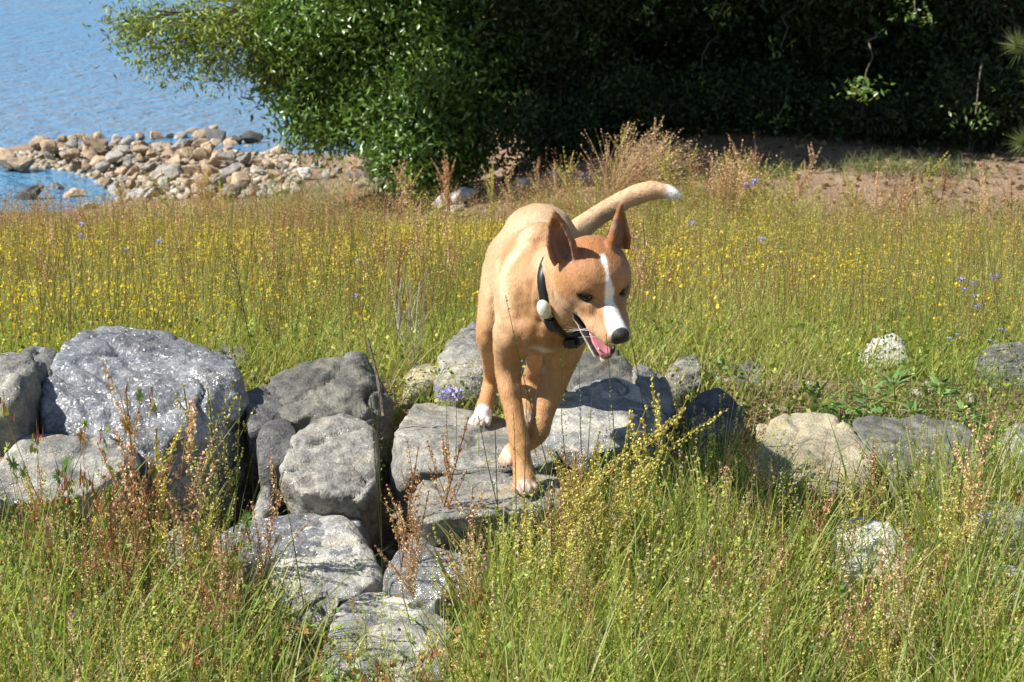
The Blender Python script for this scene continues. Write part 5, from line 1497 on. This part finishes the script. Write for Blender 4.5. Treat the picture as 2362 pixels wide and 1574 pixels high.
blades(B, bb, lb, Lb, r.uniform(.004, .0085, m_), cb * .85, cb, r, 6, r.uniform(.0, .55, m_))
# seed spikes on some stems
si = np.flatnonzero((r.random(n) < .16) & (L > .2))
tips = base[si] + lean[si] * L[si, None] * .98
per = 22
tt = r.uniform(-.055, .02, (len(si), per))
pos = tips[:, None] + lean[si][:, None] * tt[..., None] + r.normal(0, .0014, (len(si), per, 3))
specks(B, pos.reshape(-1, 3), .005, np.repeat(pickc(G_OLIVE + G_STRAW, len(si), r), per, 0), r, tri=True)
o = obj("grass", B.mesh("grass", M_GRASS)); tag(o, kind="stuff")
# haze of tiny seed beads among the foreground stems
B = Build()
n = 850
d = r.uniform(2.9, 4.1, n); px = np.where(r.random(n) < .72, r.uniform(1130, 2450, n), r.uniform(-100, 560, n))
x = (px - 1181) / FPX * d * 1.03
kk = ~on_rock(x, d, .0); x, d, px = x[kk], d[kk], px[kk]; n = len(x)
base = np.stack([x, d, ground_z(x, d)], 1)
hgt = r.uniform(.18, .36, n); top = base + np.stack([r.normal(.02, .05, n), r.normal(0, .04, n), hgt], 1)
tpy = proj(top)[:, 1]; tl = topline(px) - r.exponential(25, n); sc = np.clip((proj(base)[:, 1] - tl) / (proj(base)[:, 1] - tpy), .2, 1)
top = base + (top - base) * sc[:, None]
ct = np.where((r.random(n) < .35)[:, None], pickc(SOR_PINK, n, r), np.where((r.random(n) < .5)[:, None], pickc(SOR_GOLD, n, r), pickc(SOR_OLIVE, n, r)))
stems(B, base, top, .0010, ct * .7, r)
per = 40
t = r.uniform(.45, 1.0, (n, per))
pos = base[:, None] + (top - base)[:, None] * t[..., None] + r.normal(0, 1, (n, per, 3)) * .012 * (1.35 - t)[..., None]
specks(B, pos.reshape(-1, 3), .0034, np.repeat(ct, per, 0) * r.uniform(.75, 1.3, (n * per, 1)), r)
o = obj("seed_haze", B.mesh("seed_haze", M_GRASS)); tag(o, kind="stuff")
# small mixed leaves low in the foreground weeds
B = Build()
n = 7000
d = r.uniform(2.85, 3.95, n); px = np.where(r.random(n) < .62, r.uniform(-120, 620, n), r.uniform(620, 2480, n)); x = (px - 1181) / FPX * d * 1.03
kk = ~on_rock(x, d, .0); x, d, px = x[kk], d[kk], px[kk]; n = len(x)
top_ = np.clip(.30 * r.random(n) ** 1.4, .01, None); p_ = np.stack([x, d, ground_z(x, d) + top_], 1)
kk = proj(p_)[:, 1] > topline(px) + 15; p_ = p_[kk]; n = len(p_)
specks(B, p_, .0095, pickc(G_GREEN + G_GREEN + [(.30, .34, .07), (.38, .36, .09), (.40, .19, .09), (.14, .20, .05)], n, r), r)
o = obj("foreground_herbs", B.mesh("foreground_herbs", M_GRASS)); tag(o, kind="stuff")
# straw and dead bits on the ground
B = Build()
n = 5200
d = r.uniform(3.0, 5.0, n); px = r.uniform(-100, 2460, n); x = (px - 1181) / FPX * d * 1.03
kk = ~on_rock(x, d, -.02); x, d = x[kk], d[kk]; n = len(x)
base = np.stack([x, d, ground_z(x, d) + r.uniform(.003, .02, n)], 1)
a = r.uniform(0, 6.28, n); lean = np.stack([np.cos(a), np.sin(a), r.normal(.05, .12, n)], 1)
cc = pickc(G_STRAW + [(.25, .17, .10), (.16, .11, .07)], n, r)
blades(B, base, lean, r.uniform(.03, .12, n), r.uniform(.001, .003, n), cc, cc, r, 2, .1)
o = obj("straw_litter", B.mesh("straw_litter", M_GRASS)); tag(o, kind="stuff")
# fallen leaves on the bare ground of the wood edge
B = Build()
n = 5200
x = r.uniform(.2, 5.2, n); d = r.uniform(9.8, 17, n)
z = ground_z(x, d) + .006
specks(B, np.stack([x, d, z], 1), .05, pickc([(.34, .24, .15), (.42, .31, .20), (.26, .17, .10), (.20, .13, .08)], n, r), r, .004)
o = obj("fallen_leaves", B.mesh("fallen_leaves", M_GRASS)); tag(o, kind="stuff")
# green tufts at the wood edge and by the shrub
B = Build()
n = 4000
g1 = r.random(n) < .22
cx = np.where(g1, r.choice([2.25, 2.4, 2.45, 2.7, 2.95, 1.7], n), r.choice([-2.4, -2.2, -2.0, -1.9, -1.8, -1.7, -1.6, -1.4, -1.2, -1.0], n)) + r.normal(0, .12, n)
cy = np.where(g1, 12.75 + r.normal(0, .12, n), 16.0 + r.normal(0, 1.1, n))
base = np.stack([cx, cy, ground_z(cx, cy)], 1)
lean = np.stack([r.normal(0, .4, n), r.normal(0, .3, n), np.ones(n)], 1)
blades(B, base, lean, r.uniform(.05, .18, n), r.uniform(.003, .006, n), pickc([(.12, .17, .06), (.17, .22, .08), (.28, .28, .12)], n, r), pickc([(.22, .27, .10)], n, r), r, 3, .4)
o = obj("edge_grass", B.mesh("edge_grass", M_GRASS)); tag(o, kind="stuff")

# ---- countable plants: one mesh per variant, copied as objects
def sorrel_mesh(pal, seed, H=.34, nbr=7, dens=150, spreadw=.055, bead=.0036):
    r = np.random.default_rng(seed); B = Build()
    top = np.array((r.normal(0, .03), r.normal(0, .03), H))
    stems(B, [(0, 0, 0)], [top], .0019, np.array(pal[0]) * .55 + np.array((.03, .05, .0)), r, .02)
    segs = [((top * .45), top * 1.0, 1.4)]
    for k in range(nbr):
        t = r.uniform(.36, .85); a = r.uniform(0, 6.28); L = H * r.uniform(.22, .42) * (1.15 - t * .6)
        s = top * t; e = s + np.array((math.cos(a) * spreadw * L / (H * .3), math.sin(a) * spreadw * L / (H * .3), L * .85))
        segs.append((s, e, 1.0))
        stems(B, [s], [e], .0010, np.array(pal[0]) * .7, r, .03)
    for s, e, wgt in segs:
        n = int(dens * np.linalg.norm(np.array(e) - s) / .1 * .55 * wgt)
        t = r.uniform(.08, 1.0, n)
        t = np.round(t * 11) / 11 * .8 + t * .2             # whorls
        p = np.asarray(s) + (np.asarray(e) - s) * t[:, None] + r.normal(0, .0036, (n, 3)) * (1.25 - t)[:, None]
        specks(B, p, bead, pickc(pal, n, r, .3), r)
    for k in range(5):     # narrow leaves low on the stem
        a = r.uniform(0, 6.28); t = r.uniform(.05, .4)
        blades(B, [top * t], np.array([(math.cos(a), math.sin(a), .7)]), [r.uniform(.03, .06)], [.006], pickc(G_GREEN, 1, r), pickc(G_GREEN, 1, r), r, 3, .4)
    return B.mesh("sorrel", M_HERB)
SORREL = {"rust": [sorrel_mesh(SOR_RED, s, .34, 8, 160, .05, .0038) for s in (1, 2, 3)], "pink": [sorrel_mesh(SOR_PINK, s, .36, 10, 200, .055, .0040) for s in (4, 5, 6)],
          "gold": [sorrel_mesh(SOR_GOLD, s, .36, 11, 215, .07, .0038) for s in (7, 8, 9)], "olive": [sorrel_mesh(SOR_OLIVE, s, .34, 6, 120, .045) for s in (10, 11, 12)]}
def put(name, me, p, s, rz, tilt, label, cat, group):
    o = bpy.data.objects.new(name, me); COL.objects.link(o)
    o.location = tuple(float(v) for v in p); o.scale = (s, s, s); o.rotation_euler = (tilt[0], tilt[1], rz)
    return tag(o, label, cat, group)
GRP_S = "sorrel plants in seed"
def sorrel_to(kind, px_top, py_top, d, label, lean=(0, 0), Hn=.35, r=rng):
    """plant whose tip reaches the given sight line at distance d"""
    t = P(px_top, py_top, d)
    bx = t[0] - lean[0]; g = gz(bx, d)
    h = max(.10, t[2] - g)
    me = SORREL[kind][r.integers(0, 3)]
    s = h / Hn
    o = put("sorrel_plant", me, (bx, d, g - .01), s, r.uniform(0, 6.28), (0, 0), label, "plant", GRP_S)
    if lean[0]:
        ang = math.atan2(lean[0], h)
        o.rotation_euler = (0, ang, 0)
        o.scale = (s * .9, s * .9, math.hypot(lean[0], h) / Hn)
    return o
r = np.random.default_rng(41)
for a in [("pink", 345, 885, 3.50, "tallest rusty sorrel plume before the glittering boulder's face", (0.02, 0)), ("pink", 372, 960, 3.42, "dense pinkish sorrel plume beside the tallest rusty plume", (-.02, 0)),
          ("rust", 330, 1040, 3.40, "dark red leaning sorrel at the foot of the tallest rusty plume", (.08, 0)), ("gold", 395, 1000, 3.45, "golden sorrel right of the dense pinkish plume", (.02, 0)),
          ("olive", 470, 880, 3.62, "yellow green sorrel spike on the glittering boulder's dark edge", (-.02, 0)), ("olive", 492, 850, 3.65, "tall yellow green sorrel spike with stacked seed whorls before the dark edge", (0, 0)), ("olive", 545, 905, 3.62, "curved yellow green sorrel spike nearest the dark gap", (.05, 0)),
          ("pink", 680, 1085, 3.55, "pink arching sorrel head pointing to the round boulder", (.10, 0)), ("gold", 530, 1130, 3.40, "golden drooping sorrel below the glittering boulder's corner", (.04, 0)),
          ("rust", 960, 1000, 3.62, "rusty sorrel branching before the wide slab", (.05, 0)), ("rust", 925, 1080, 3.58, "rusty sorrel hugging the gap left of the slab", (.02, 0)), ("pink", 880, 1190, 3.40, "pale rust sorrel leaning over the cream patched boulder", (-.08, 0)), ("rust", 1000, 900, 3.75, "thin rusty sorrel by the violet flowers at the hind paw", (.05, 0)),
          ("rust", 1290, 960, 3.60, "deep red sorrel spray at the dog's front paw", (.02, 0)), ("rust", 1265, 1040, 3.56, "bushy deep red sorrel right of the front paw", (.03, 0)), ("rust", 1320, 1010, 3.55, "second deep red sorrel beside the tilted boulder's foot", (.01, 0)), ("pink", 1070, 1120, 3.45, "upright pinkish sorrel before the paw slab", (0, 0)), ("rust", 1060, 1230, 3.35, "rusty red sorrel below the paw slab's shaded front", (.01, 0)),
          ("gold", 1580, 925, 3.55, "long golden sorrel plume leaning right across the tilted boulder", (.20, 0)), ("gold", 1520, 960, 3.52, "golden sorrel plume under the long leaning plume", (.17, 0)), ("gold", 1450, 1000, 3.48, "thick golden sorrel before the tilted boulder", (.12, 0)), ("gold", 1400, 1050, 3.44, "bushy golden sorrel lowest of the leaning group", (.08, 0)), ("gold", 1480, 1060, 3.42, "golden sorrel in the middle of the seedy thicket", (.08, 0)), ("gold", 1360, 1090, 3.40, "golden sorrel at the left end of the thicket", (.05, 0)),
          ("pink", 2305, 960, 3.60, "pinkish sorrel plume near the photo's right border", (.06, 0)), ("pink", 2270, 1060, 3.55, "pinkish sorrel below the right border plume", (.03, 0)), ("rust", 1880, 1125, 3.45, "rust tipped sorrel before the tan flat topped boulder", (-.02, 0)), ("rust", 2150, 1260, 3.25, "red sorrel spike right of the white quartz rock", (-.05, 0)), ("rust", 1790, 1150, 3.35, "thin red stemmed sorrel left of the white quartz rock", (-.03, 0)),
          ("rust", 1042, 325, 10.6, "tallest far sorrel spike against the glossy shrub", (0, 0)), ("gold", 945, 385, 10.4, "yellowish far sorrel left of the tallest far spike", (0, 0)), ("pink", 1700, 320, 10.2, "tall tawny sorrel spike against the dark wood", (0, 0)), ("pink", 1262, 375, 10.8, "far sorrel spike left of the dry tuft", (0, 0)), ("pink", 1300, 378, 10.9, "far sorrel spike nearest the dry tuft", (0, 0)), ("gold", 1130, 385, 10.4, "yellow far sorrel above the dog's rump", (0, 0)), ("rust", 1630, 380, 10.1, "far red sorrel right of the dog's tail tip", (0, 0)), ("gold", 1765, 375, 9.8, "far yellowish sorrel at the dirt path's left end", (0, 0)), ("gold", 1830, 380, 9.8, "far yellowish sorrel in front of the dirt path", (0, 0)), ("rust", 2325, 400, 9.0, "reddish sorrel before the dirt path near the photo's right border", (0, 0)), ("rust", 465, 420, 11.2, "far dark red sorrel in front of the spit", (0, 0)), ("rust", 640, 460, 8.6, "reddish sorrel standing taller in the left meadow", (0, 0)), ("rust", 900, 620, 6.2, "rosy sorrel left of the dog's flank", (.08, 0)), ("rust", 690, 600, 6.3, "red stemmed sorrel in the yellow flowers", (.02, 0)), ("rust", 170, 560, 7.0, "brownish red sorrel in the left meadow", (.03, 0)), ("rust", 265, 510, 7.6, "orange brown sorrel spike in the left meadow", (.0, 0)), ("pink", 2330, 520, 7.6, "reddish sorrel clump at the right border of the meadow", (.0, 0))]:
    sorrel_to(a[0], a[1], a[2], a[3], a[4], a[5], r=r)
# meadow individuals
n = 0
while n < 84:
    d = r.uniform(4.9, 11.2); px = r.uniform(-20, 2380); x = (px - 1181) / FPX * d * 1.02
    if d > far_limit(px) - .3 or on_rock(np.array([x]), np.array([d]), .02)[0] or (1090 < px < 1480 and d < 6): continue
    kd = r.choice(["rust", "pink", "gold", "olive"], p=[.38, .25, .17, .20] if px < 1500 else [.14, .16, .30, .40])
    me = SORREL[kd][r.integers(0, 3)]
    put("sorrel_plant", me, (x, d, gz(x, d) - .01), r.uniform(.85, 1.25), r.uniform(0, 6.28), (r.normal(0, .10), r.normal(.06, .10)), auto_label({"rust": "rust red sorrel", "pink": "pinkish brown sorrel", "gold": "golden sorrel", "olive": "yellow green sorrel"}[kd], *proj((x, d, gz(x, d) + .3))), "plant", GRP_S); n += 1
n = 0
while n < 46:
    px = r.uniform(-10, 2370); d = far_limit(px) - r.uniform(.1, 1.6); x = (px - 1181) / FPX * d * 1.02
    kd = r.choice(["rust", "pink", "gold", "olive"], p=[.22, .33, .28, .17]); s = r.uniform(1.1, 1.6)
    put("sorrel_plant", SORREL[kd][r.integers(0, 3)], (x, d, gz(x, d) - .01), s, r.uniform(0, 6.28), (r.normal(0, .06), r.normal(.04, .08)),
        auto_label({"rust": "tall rust red sorrel", "pink": "tall pinkish brown sorrel", "gold": "tall golden sorrel", "olive": "tall yellow green sorrel"}[kd] + " on the meadow's far edge", *proj((x, d, gz(x, d) + .45))), "plant", GRP_S); n += 1
# foreground individuals
n = 0
while n < 100:
    d = r.uniform(2.9, 4.0); px = r.uniform(-40, 2400); x = (px - 1181) / FPX * d * 1.02
    if r.random() > np.interp(px, [0, 450, 600, 1050, 1200, 2362], [.9, .8, .12, .25, 1, .8]): continue
    if on_rock(np.array([x]), np.array([d]), .0)[0]: continue
    kd = r.choice(["rust", "pink", "gold", "olive"], p=[.28, .22, .25, .25] if px < 700 else [.18, .2, .34, .28])
    b0 = np.array((x, d, gz(x, d) - .01)); s = r.uniform(.65, 1.05)
    top_py = proj(b0 + (0, 0, .35 * s))[1]; lim = topline(px) - r.exponential(20)
    if top_py < lim: s *= max(.3, (proj(b0)[1] - lim) / (proj(b0)[1] - top_py))
    put("sorrel_plant", SORREL[kd][r.integers(0, 3)], b0, s, r.uniform(0, 6.28), (r.normal(0, .08), r.normal(.05, .12)), auto_label({"rust": "rust red sorrel", "pink": "pinkish brown sorrel", "gold": "golden sorrel", "olive": "yellow green sorrel"}[kd], *proj(b0 + (0, 0, .28 * s))), "plant", GRP_S); n += 1

# wild geraniums: lobed leaves on pink stalks, red beaked seed heads
def geranium_mesh(seed, red=.5):
    r = np.random.default_rng(seed); B = Build()
    for k in range(9):
        a = r.uniform(0, 6.28); L = r.uniform(.07, .2)
        e = np.array((math.cos(a) * L * .55, math.sin(a) * L * .55, L))
        stems(B, [(0, 0, 0)], [e], .0012, (.34, .22, .11), r, .10)
        u = r.random()
        if u < red:        # seed head: green bracts, red core, dark beaks
            m_ = 7
            dr = np.stack([r.normal(0, .35, m_), r.normal(0, .35, m_), np.ones(m_)], 1)
            pb = e + r.normal(0, .008, (m_, 3)) * (1, 1, .3)
            blades(B, pb, dr, r.uniform(.012, .022, m_), np.full(m_, .0022), np.tile((.34, .09, .07), (m_, 1)), np.tile((.10, .05, .03), (m_, 1)), r, 2, .05)
            specks(B, np.repeat(e[None], 10, 0), .008, pickc([(.38, .09, .07), (.42, .18, .08), (.30, .30, .07), (.34, .34, .08), (.24, .28, .06)], 10, r), r, .006)
        else:
            # palmate leaf of lobes
            cl = pickc([(.22, .30, .06), (.28, .34, .08), (.16, .25, .05), (.34, .32, .08), (.38, .22, .07)], 1, r)[0]
            nl = 7; nrm = np.array((r.normal(0, .4), r.normal(-.3, .4), 1.0)); nrm /= np.linalg.norm(nrm)
            ax = np.cross(nrm, (0, 1, .1)); ax /= np.linalg.norm(ax); ay = np.cross(nrm, ax)
            Rl = r.uniform(.009, .0185)
            for j in range(nl):
                b_ = -2.3 + 4.6 * j / (nl - 1)
                dr = ax * math.sin(b_) + ay * math.cos(b_); sd = np.cross(dr, nrm)
                for q in (-.42, 0, .42):
                    d2 = dr * math.cos(q) + sd * math.sin(q)
                    m0 = e + dr * Rl * .3; tip = e + d2 * Rl * (1.0 if q == 0 else .85) + nrm * r.normal(0, .002); s2 = np.cross(d2, nrm)
                    B.add([e, m0 + s2 * Rl * .12, tip, m0 - s2 * Rl * .12], [(0, 1, 2), (0, 2, 3)], cl * r.uniform(.85, 1.15))
    return B.mesh("geranium", M_HERB)
GER = [geranium_mesh(s, .45) for s in (1, 2, 3, 4, 5)]
GRP_G = "wild geraniums going to seed"
for (px, py, d, lab) in [(115, 940, 3.5, "red beaked geranium seed heads before the glittering boulder's left edge"), (215, 930, 3.5, "geranium with two red seed heads crossing the glittering boulder"), (300, 915, 3.52, "geranium with small red and green seed heads at the glittering boulder's middle"), (100, 1030, 3.4, "orange leaved geranium over the broad low boulder"), (140, 1060, 3.38, "geranium with reddened leaves on pink arching stalks"), (470, 1170, 3.3, "crimson seed headed geranium in the shaded gap"), (2230, 1110, 3.4, "crimson seed headed geranium before the long dark boulder"), (2345, 1170, 3.4, "coral red geranium head at the photo's right border"), (1065, 1470, 3.0, "lime green geranium leaf before the pale foreground boulder"), (1770, 1440, 3.0, "large lime green geranium leaf near the bluish stone"), (1090, 1440, 3.05, "pale green geranium beside the lime leaf"), (1640, 1180, 3.4, "green geranium tuft in the seedy thicket")]:
    t = P(px, py, d); g = gz(t[0], d)
    o = put("geranium_plant", GER[r.integers(0, 5)], (t[0], d, g), 1.0, r.uniform(0, 6.28), (0, 0), lab, "plant", GRP_G)
    o.scale = (.9, .9, max(.5, (t[2] - g) / .19))
n = 0
while n < 112:
    d = r.uniform(2.85, 3.9); px = r.uniform(-40, 640) if n < 80 else r.uniform(620, 2400); x = (px - 1181) / FPX * d * 1.02
    if on_rock(np.array([x]), np.array([d]), -.02)[0]: continue
    b0 = np.array((x, d, gz(x, d))); s = r.uniform(.7, 1.3)
    top_py = proj(b0 + (0, 0, .22 * s))[1]; lim = topline(px) + 20
    if top_py < lim: s *= max(.3, (proj(b0)[1] - lim) / (proj(b0)[1] - top_py))
    put("geranium_plant", GER[r.integers(0, 5)], b0, s, r.uniform(0, 6.28), (r.normal(0, .15), r.normal(0, .15)),
        auto_label("wild geranium", *proj(b0 + (0, 0, .15 * s))), "plant", GRP_G); n += 1

# broad leaved green weeds
def leafy_mesh(seed, n=44, L=.036, w=.013):
    r = np.random.default_rng(seed); B = Build()
    a = r.uniform(0, 6.28, n); z = r.uniform(0, .12, n)
    base = np.stack([np.cos(a) * .012, np.sin(a) * .012, z], 1)
    dr = np.stack([np.cos(a), np.sin(a), r.uniform(.3, 1.3, n)], 1)
    c = pickc([(.13, .24, .06), (.17, .28, .07), (.10, .19, .05), (.22, .31, .12)], n, r)
    blades(B, base, dr, r.uniform(.6, 1.2, n) * L, r.uniform(.7, 1.2, n) * w, c, c * 1.1, r, 5, r.uniform(.2, .7, n))
    stems(B, [(0, 0, -.02)], [(0, 0, .11)], .002, (.12, .2, .05), r)
    return B.mesh("leafy_weed", M_HERB)
LEAFY = [leafy_mesh(s) for s in (1, 2, 3, 4)]
for (px, py, d, s) in [(1940, 900, 4.5, 1.2), (2000, 880, 4.55, 1.3), (2060, 870, 4.6, 1.3), (2110, 900, 4.5, 1.1), (1980, 930, 4.42, 1.0), (2170, 880, 4.6, 1.2), (2230, 900, 4.5, 1.2), (2300, 930, 4.4, 1.2), (2050, 940, 4.4, 1.1), (1665, 850, 4.75, .8), (1650, 915, 4.5, .75), (2150, 940, 4.4, 1.2), (1900, 940, 4.4, 1.0), (1890, 880, 4.6, 1.0), (2090, 925, 4.45, .9), (2020, 905, 4.5, 1.0)]:
    t = P(px, py, d); x = t[0]
    put("leafy_weed", LEAFY[r.integers(0, 4)], (x, d, gz(x, d) + .0), s * .92, r.uniform(0, 6.28), (0, 0), auto_label("green leafy weed", px, py), "plant", "green leafy weeds")
# violet flowers on slim stems
def violet_mesh(seed):
    r = np.random.default_rng(seed); B = Build()
    stems(B, [(0, 0, 0)], [(0.01, 0, .36)], .0012, (.14, .18, .06), r, .02)
    for q in range(9):
        c_ = np.array((.01, 0, .36)) + r.normal(0, .0075, 3)
        specks(B, np.repeat(c_[None], 4, 0), .0095, pickc(VIO, 4, r, .15), r, .0025)
    return B.mesh("violet_flower", M_HERB)
VM = [violet_mesh(s) for s in (1, 2, 3)]
for (px, py, d, lab) in [(2220, 645, 5.4, "violet flower left of the three near the right border"), (2252, 655, 5.35, "violet flower in the middle of the right border trio"), (2300, 640, 5.4, "violet flower nearest the right border in the trio"), (2255, 683, 5.3, "violet flower right under the middle of the trio"), (2258, 708, 5.25, "violet flower lowest under the trio"), (2312, 762, 5.1, "violet flower by the grey rock at the right border"), (2212, 798, 4.9, "violet flower above the leafy weeds"), (2285, 792, 4.95, "pale violet flower before the grey rock at the right border"), (2190, 848, 4.8, "violet flower deep among leafy weeds"), (293, 580, 6.2, "violet flower beyond the glittering boulder, lowest of four"), (368, 557, 6.5, "violet flower right of the other three beyond the glittering boulder"), (188, 547, 6.6, "violet flower leftmost beyond the glittering boulder"), (192, 518, 7.0, "violet flower highest beyond the glittering boulder"), (831, 606, 6.0, "violet flower left of the dog's back"), (827, 682, 5.5, "violet flower above the layered boulder"), (1598, 515, 7.4, "violet flower under the dog's tail tip"), (1760, 552, 6.8, "violet flower right of the tail, lower"), (1722, 430, 9.3, "purple blossom left one before the dark wood"), (1740, 418, 9.4, "purple blossom right one before the dark wood"), (1030, 912, 3.95, "violet flower before the boulder behind the dog"), (1052, 905, 3.96, "violet flower nearest the dog's raised hind paw"), (2280, 1200, 3.5, "bluish flower by the coral geranium head"), (2228, 668, 5.6, "small violet bud left of the trio's stem")]:
    t = P(px, py, d); g = gz(t[0], d); s = max(.3, (t[2] - g) / .36)
    o = put("violet_flower", VM[r.integers(0, 3)], (t[0] - .01, d, g), 1.0, 0, (0, 0), lab, "flower", "violet flowers")
    o.scale = (max(.75, s),) * 2 + (s,)
# slender budded stalks before the dog
def stalk(label, px_top, py_top, d, px_base, seed, pal=((.20, .26, .07), (.26, .30, .09)), nbud=26, bl=.006):
    r = np.random.default_rng(seed); B = Build()
    t = P(px_top, py_top, d); g = gz((px_base - 1181) / FPX * d, d); b_ = np.array(((px_base - 1181) / FPX * d * 1.02, d, g))
    t = t - b_
    mid = t * .5 + np.array((t[0] * -.12, 0, 0))
    stems(B, [(0, 0, 0), mid], [mid, t], .0013, (.11, .13, .045), r, .01)
    k = r.uniform(.35, 1.0, nbud)
    p = mid + (t - mid) * ((k - .35) / .65)[:, None]
    a = r.uniform(0, 6.28, nbud)
    blades(B, p, np.stack([np.cos(a), np.sin(a), np.full(nbud, 1.3)], 1), np.full(nbud, bl), np.full(nbud, .0032), pickc(pal, nbud, r), pickc(pal, nbud, r), r, 2, .1)
    return tag(obj("budded_stalk", B.mesh("budded_stalk", M_HERB), loc=tuple(b_)), label, "plant", "slender budded stalks")
stalk("budded stalk crossing the dog's chest", 1165, 680, 3.60, 1330, 1, nbud=34)
stalk("budded stalk rising before the dog's raised front leg", 1295, 805, 3.58, 1330, 2)
stalk("budded stalk just left of the dog's jaw", 1335, 825, 3.57, 1360, 3)
stalk("budded stalk under the dog's nose", 1398, 770, 3.56, 1450, 4, nbud=30)
stalk("green budded stalk before the planted front leg", 1185, 960, 3.58, 1195, 5)
stalk("budded stalk by the dog's planted ankle", 1215, 900, 3.56, 1205, 6)
stalk("dark bud topped stalk left of the hind paw", 1095, 915, 3.60, 1190, 7, nbud=8, bl=.012)
stalk("bud topped stalk between hind paw and front leg", 1140, 865, 3.62, 1150, 8, nbud=6, bl=.014)
stalk("tall leaning dark stalk before the tilted boulder's far neighbours", 1440, 700, 3.9, 1545, 9, nbud=6, bl=.01)
stalk("drooping budded stalk over the cream patched boulder", 660, 1155, 3.3, 700, 10, nbud=34, pal=((.30, .32, .08), (.36, .36, .1)))
stalk("thistle like bud stalk left of the cream patched boulder", 572, 1210, 3.2, 690, 11, nbud=8, bl=.014)
stalk("bud stalk leaning before the pale foreground boulder", 632, 1310, 3.1, 760, 12, nbud=6, bl=.016)
stalk("green needle like stalk before the layered boulder", 845, 790, 3.7, 870, 13, nbud=20)
stalk("second needle like stalk before the layered boulder", 880, 850, 3.65, 865, 14, nbud=24)
# bare dead weed, pale and branching
def dead_weed():
    r = np.random.default_rng(3); B = Build()
    d = 4.95; b_ = P(955, 850, d); b_[2] = gz(b_[0], d)
    pts = [(925, 640), (905, 600), (968, 650), (985, 620), (940, 700), (978, 690), (912, 690), (930, 600)]
    for i, (px, py) in enumerate(pts):
        e = P(px, py, d + r.normal(0, .05)) - b_
        m_ = e * .45 + np.array((r.normal(0, .01), 0, 0))
        stems(B, [(0, 0, 0), m_], [m_, e], [.0032, .0024], (.62, .57, .50), r, .03)
        e2 = e * .7 + np.array((r.normal(0, .05), r.normal(0, .03), .05)); stems(B, [m_], [e2], .0018, (.62, .57, .50), r, .05)
    return tag(obj("dead_weed", B.mesh("dead_weed", M_HERB), loc=tuple(b_)), "bare bleached dead weed with forked twigs left of the dog", "plant")
dead_weed()
B = Build(); b_ = P(885, 960, 4.15); e = P(848, 780, 4.22)
tv, tq = tube([b_ - b_, (e - b_) * .5 + (.004, 0, 0), e - b_], [.0045, .0038, .0025], 7)
tag(obj("stick", mesh_np("stick", tv, quads=tq, mat=M_BARK, smooth_shade=True), loc=tuple(b_)), "dark dry stick leaning up beside the layered boulder", "stick")
# dry tawny grass tufts by the wood
def tuft(label, px, py, d, hgt, seed, n=150, lean=.25, pal=((.42, .28, .16), (.36, .22, .12), (.50, .36, .22))):
    r = np.random.default_rng(seed); B = Build()
    x = P(px, py, d)[0]; b_ = np.array((x, d, gz(x, d)))
    base = r.normal(0, .035, (n, 3)) * (1, 1, 0)
    dr = np.stack([r.normal(lean * .45, .16, n), r.normal(0, .14, n), np.ones(n)], 1)
    c = pickc(pal, n, r)
    L = r.uniform(.55, 1.0, n) * hgt; sg = r.uniform(.1, .6, n) * lean * 2
    blades(B, base, dr, L, np.full(n, .0055), c, c * 1.15, r, 5, sg)
    dn = dr / np.linalg.norm(dr, axis=1)[:, None]; hz = dn * (1, 1, 0); hz /= np.linalg.norm(hz, axis=1)[:, None] + 1e-9
    per = 9
    t = r.uniform(.75, 1.0, (n, per))
    p = base[:, None] + dn[:, None] * (L[:, None] * t)[..., None] + (hz[:, None] * .9 - np.array((0, 0, .45))) * (L[:, None] * sg[:, None] * t * t)[..., None]
    specks(B, p.reshape(-1, 3), .010, np.repeat(c * 1.2, per, 0), r, .004)
    return tag(obj("dry_grass_tuft", B.mesh("dry_grass_tuft", M_HERB), loc=tuple(b_)), label, "grass tuft", "dry grass tufts at the wood's edge")
tuft("dry tawny grass tuft bending right, behind the dog's tail", 1415, 440, 11.2, .66, 1, 480, .55)
tuft("narrow upright dry grass tuft against the dark wood", 1690, 430, 10.4, .50, 2, 160, .10)
tuft("faint dry brush on the stones of the spit", 465, 440, 16.5, .34, 3, 60, .05)
# a curled orange leaf in the grass
bm = bmesh.new(); bmesh.ops.create_grid(bm, x_segments=10, y_segments=4, size=1)
for v_ in bm.verts:
    a_, c_ = v_.co.x, v_.co.y
    w_ = math.sqrt(max(0, 1 - a_ * a_)) * .35
    v_.co = Vector((a_ * .024, c_ * w_ * .024, .007 * a_ * a_ + .009 * c_ * c_))
me = bpy.data.meshes.new("curled_leaf"); bm.to_mesh(me); bm.free()
me.materials.append(simple_mat("dead_leaf", (.42, .17, .03), .6, .3))
p = P(1890, 1462, 3.2)
tag(obj("curled_leaf", me, loc=tuple(p)), "curled orange brown dead leaf caught in the grass above the bluish stone", "leaf")
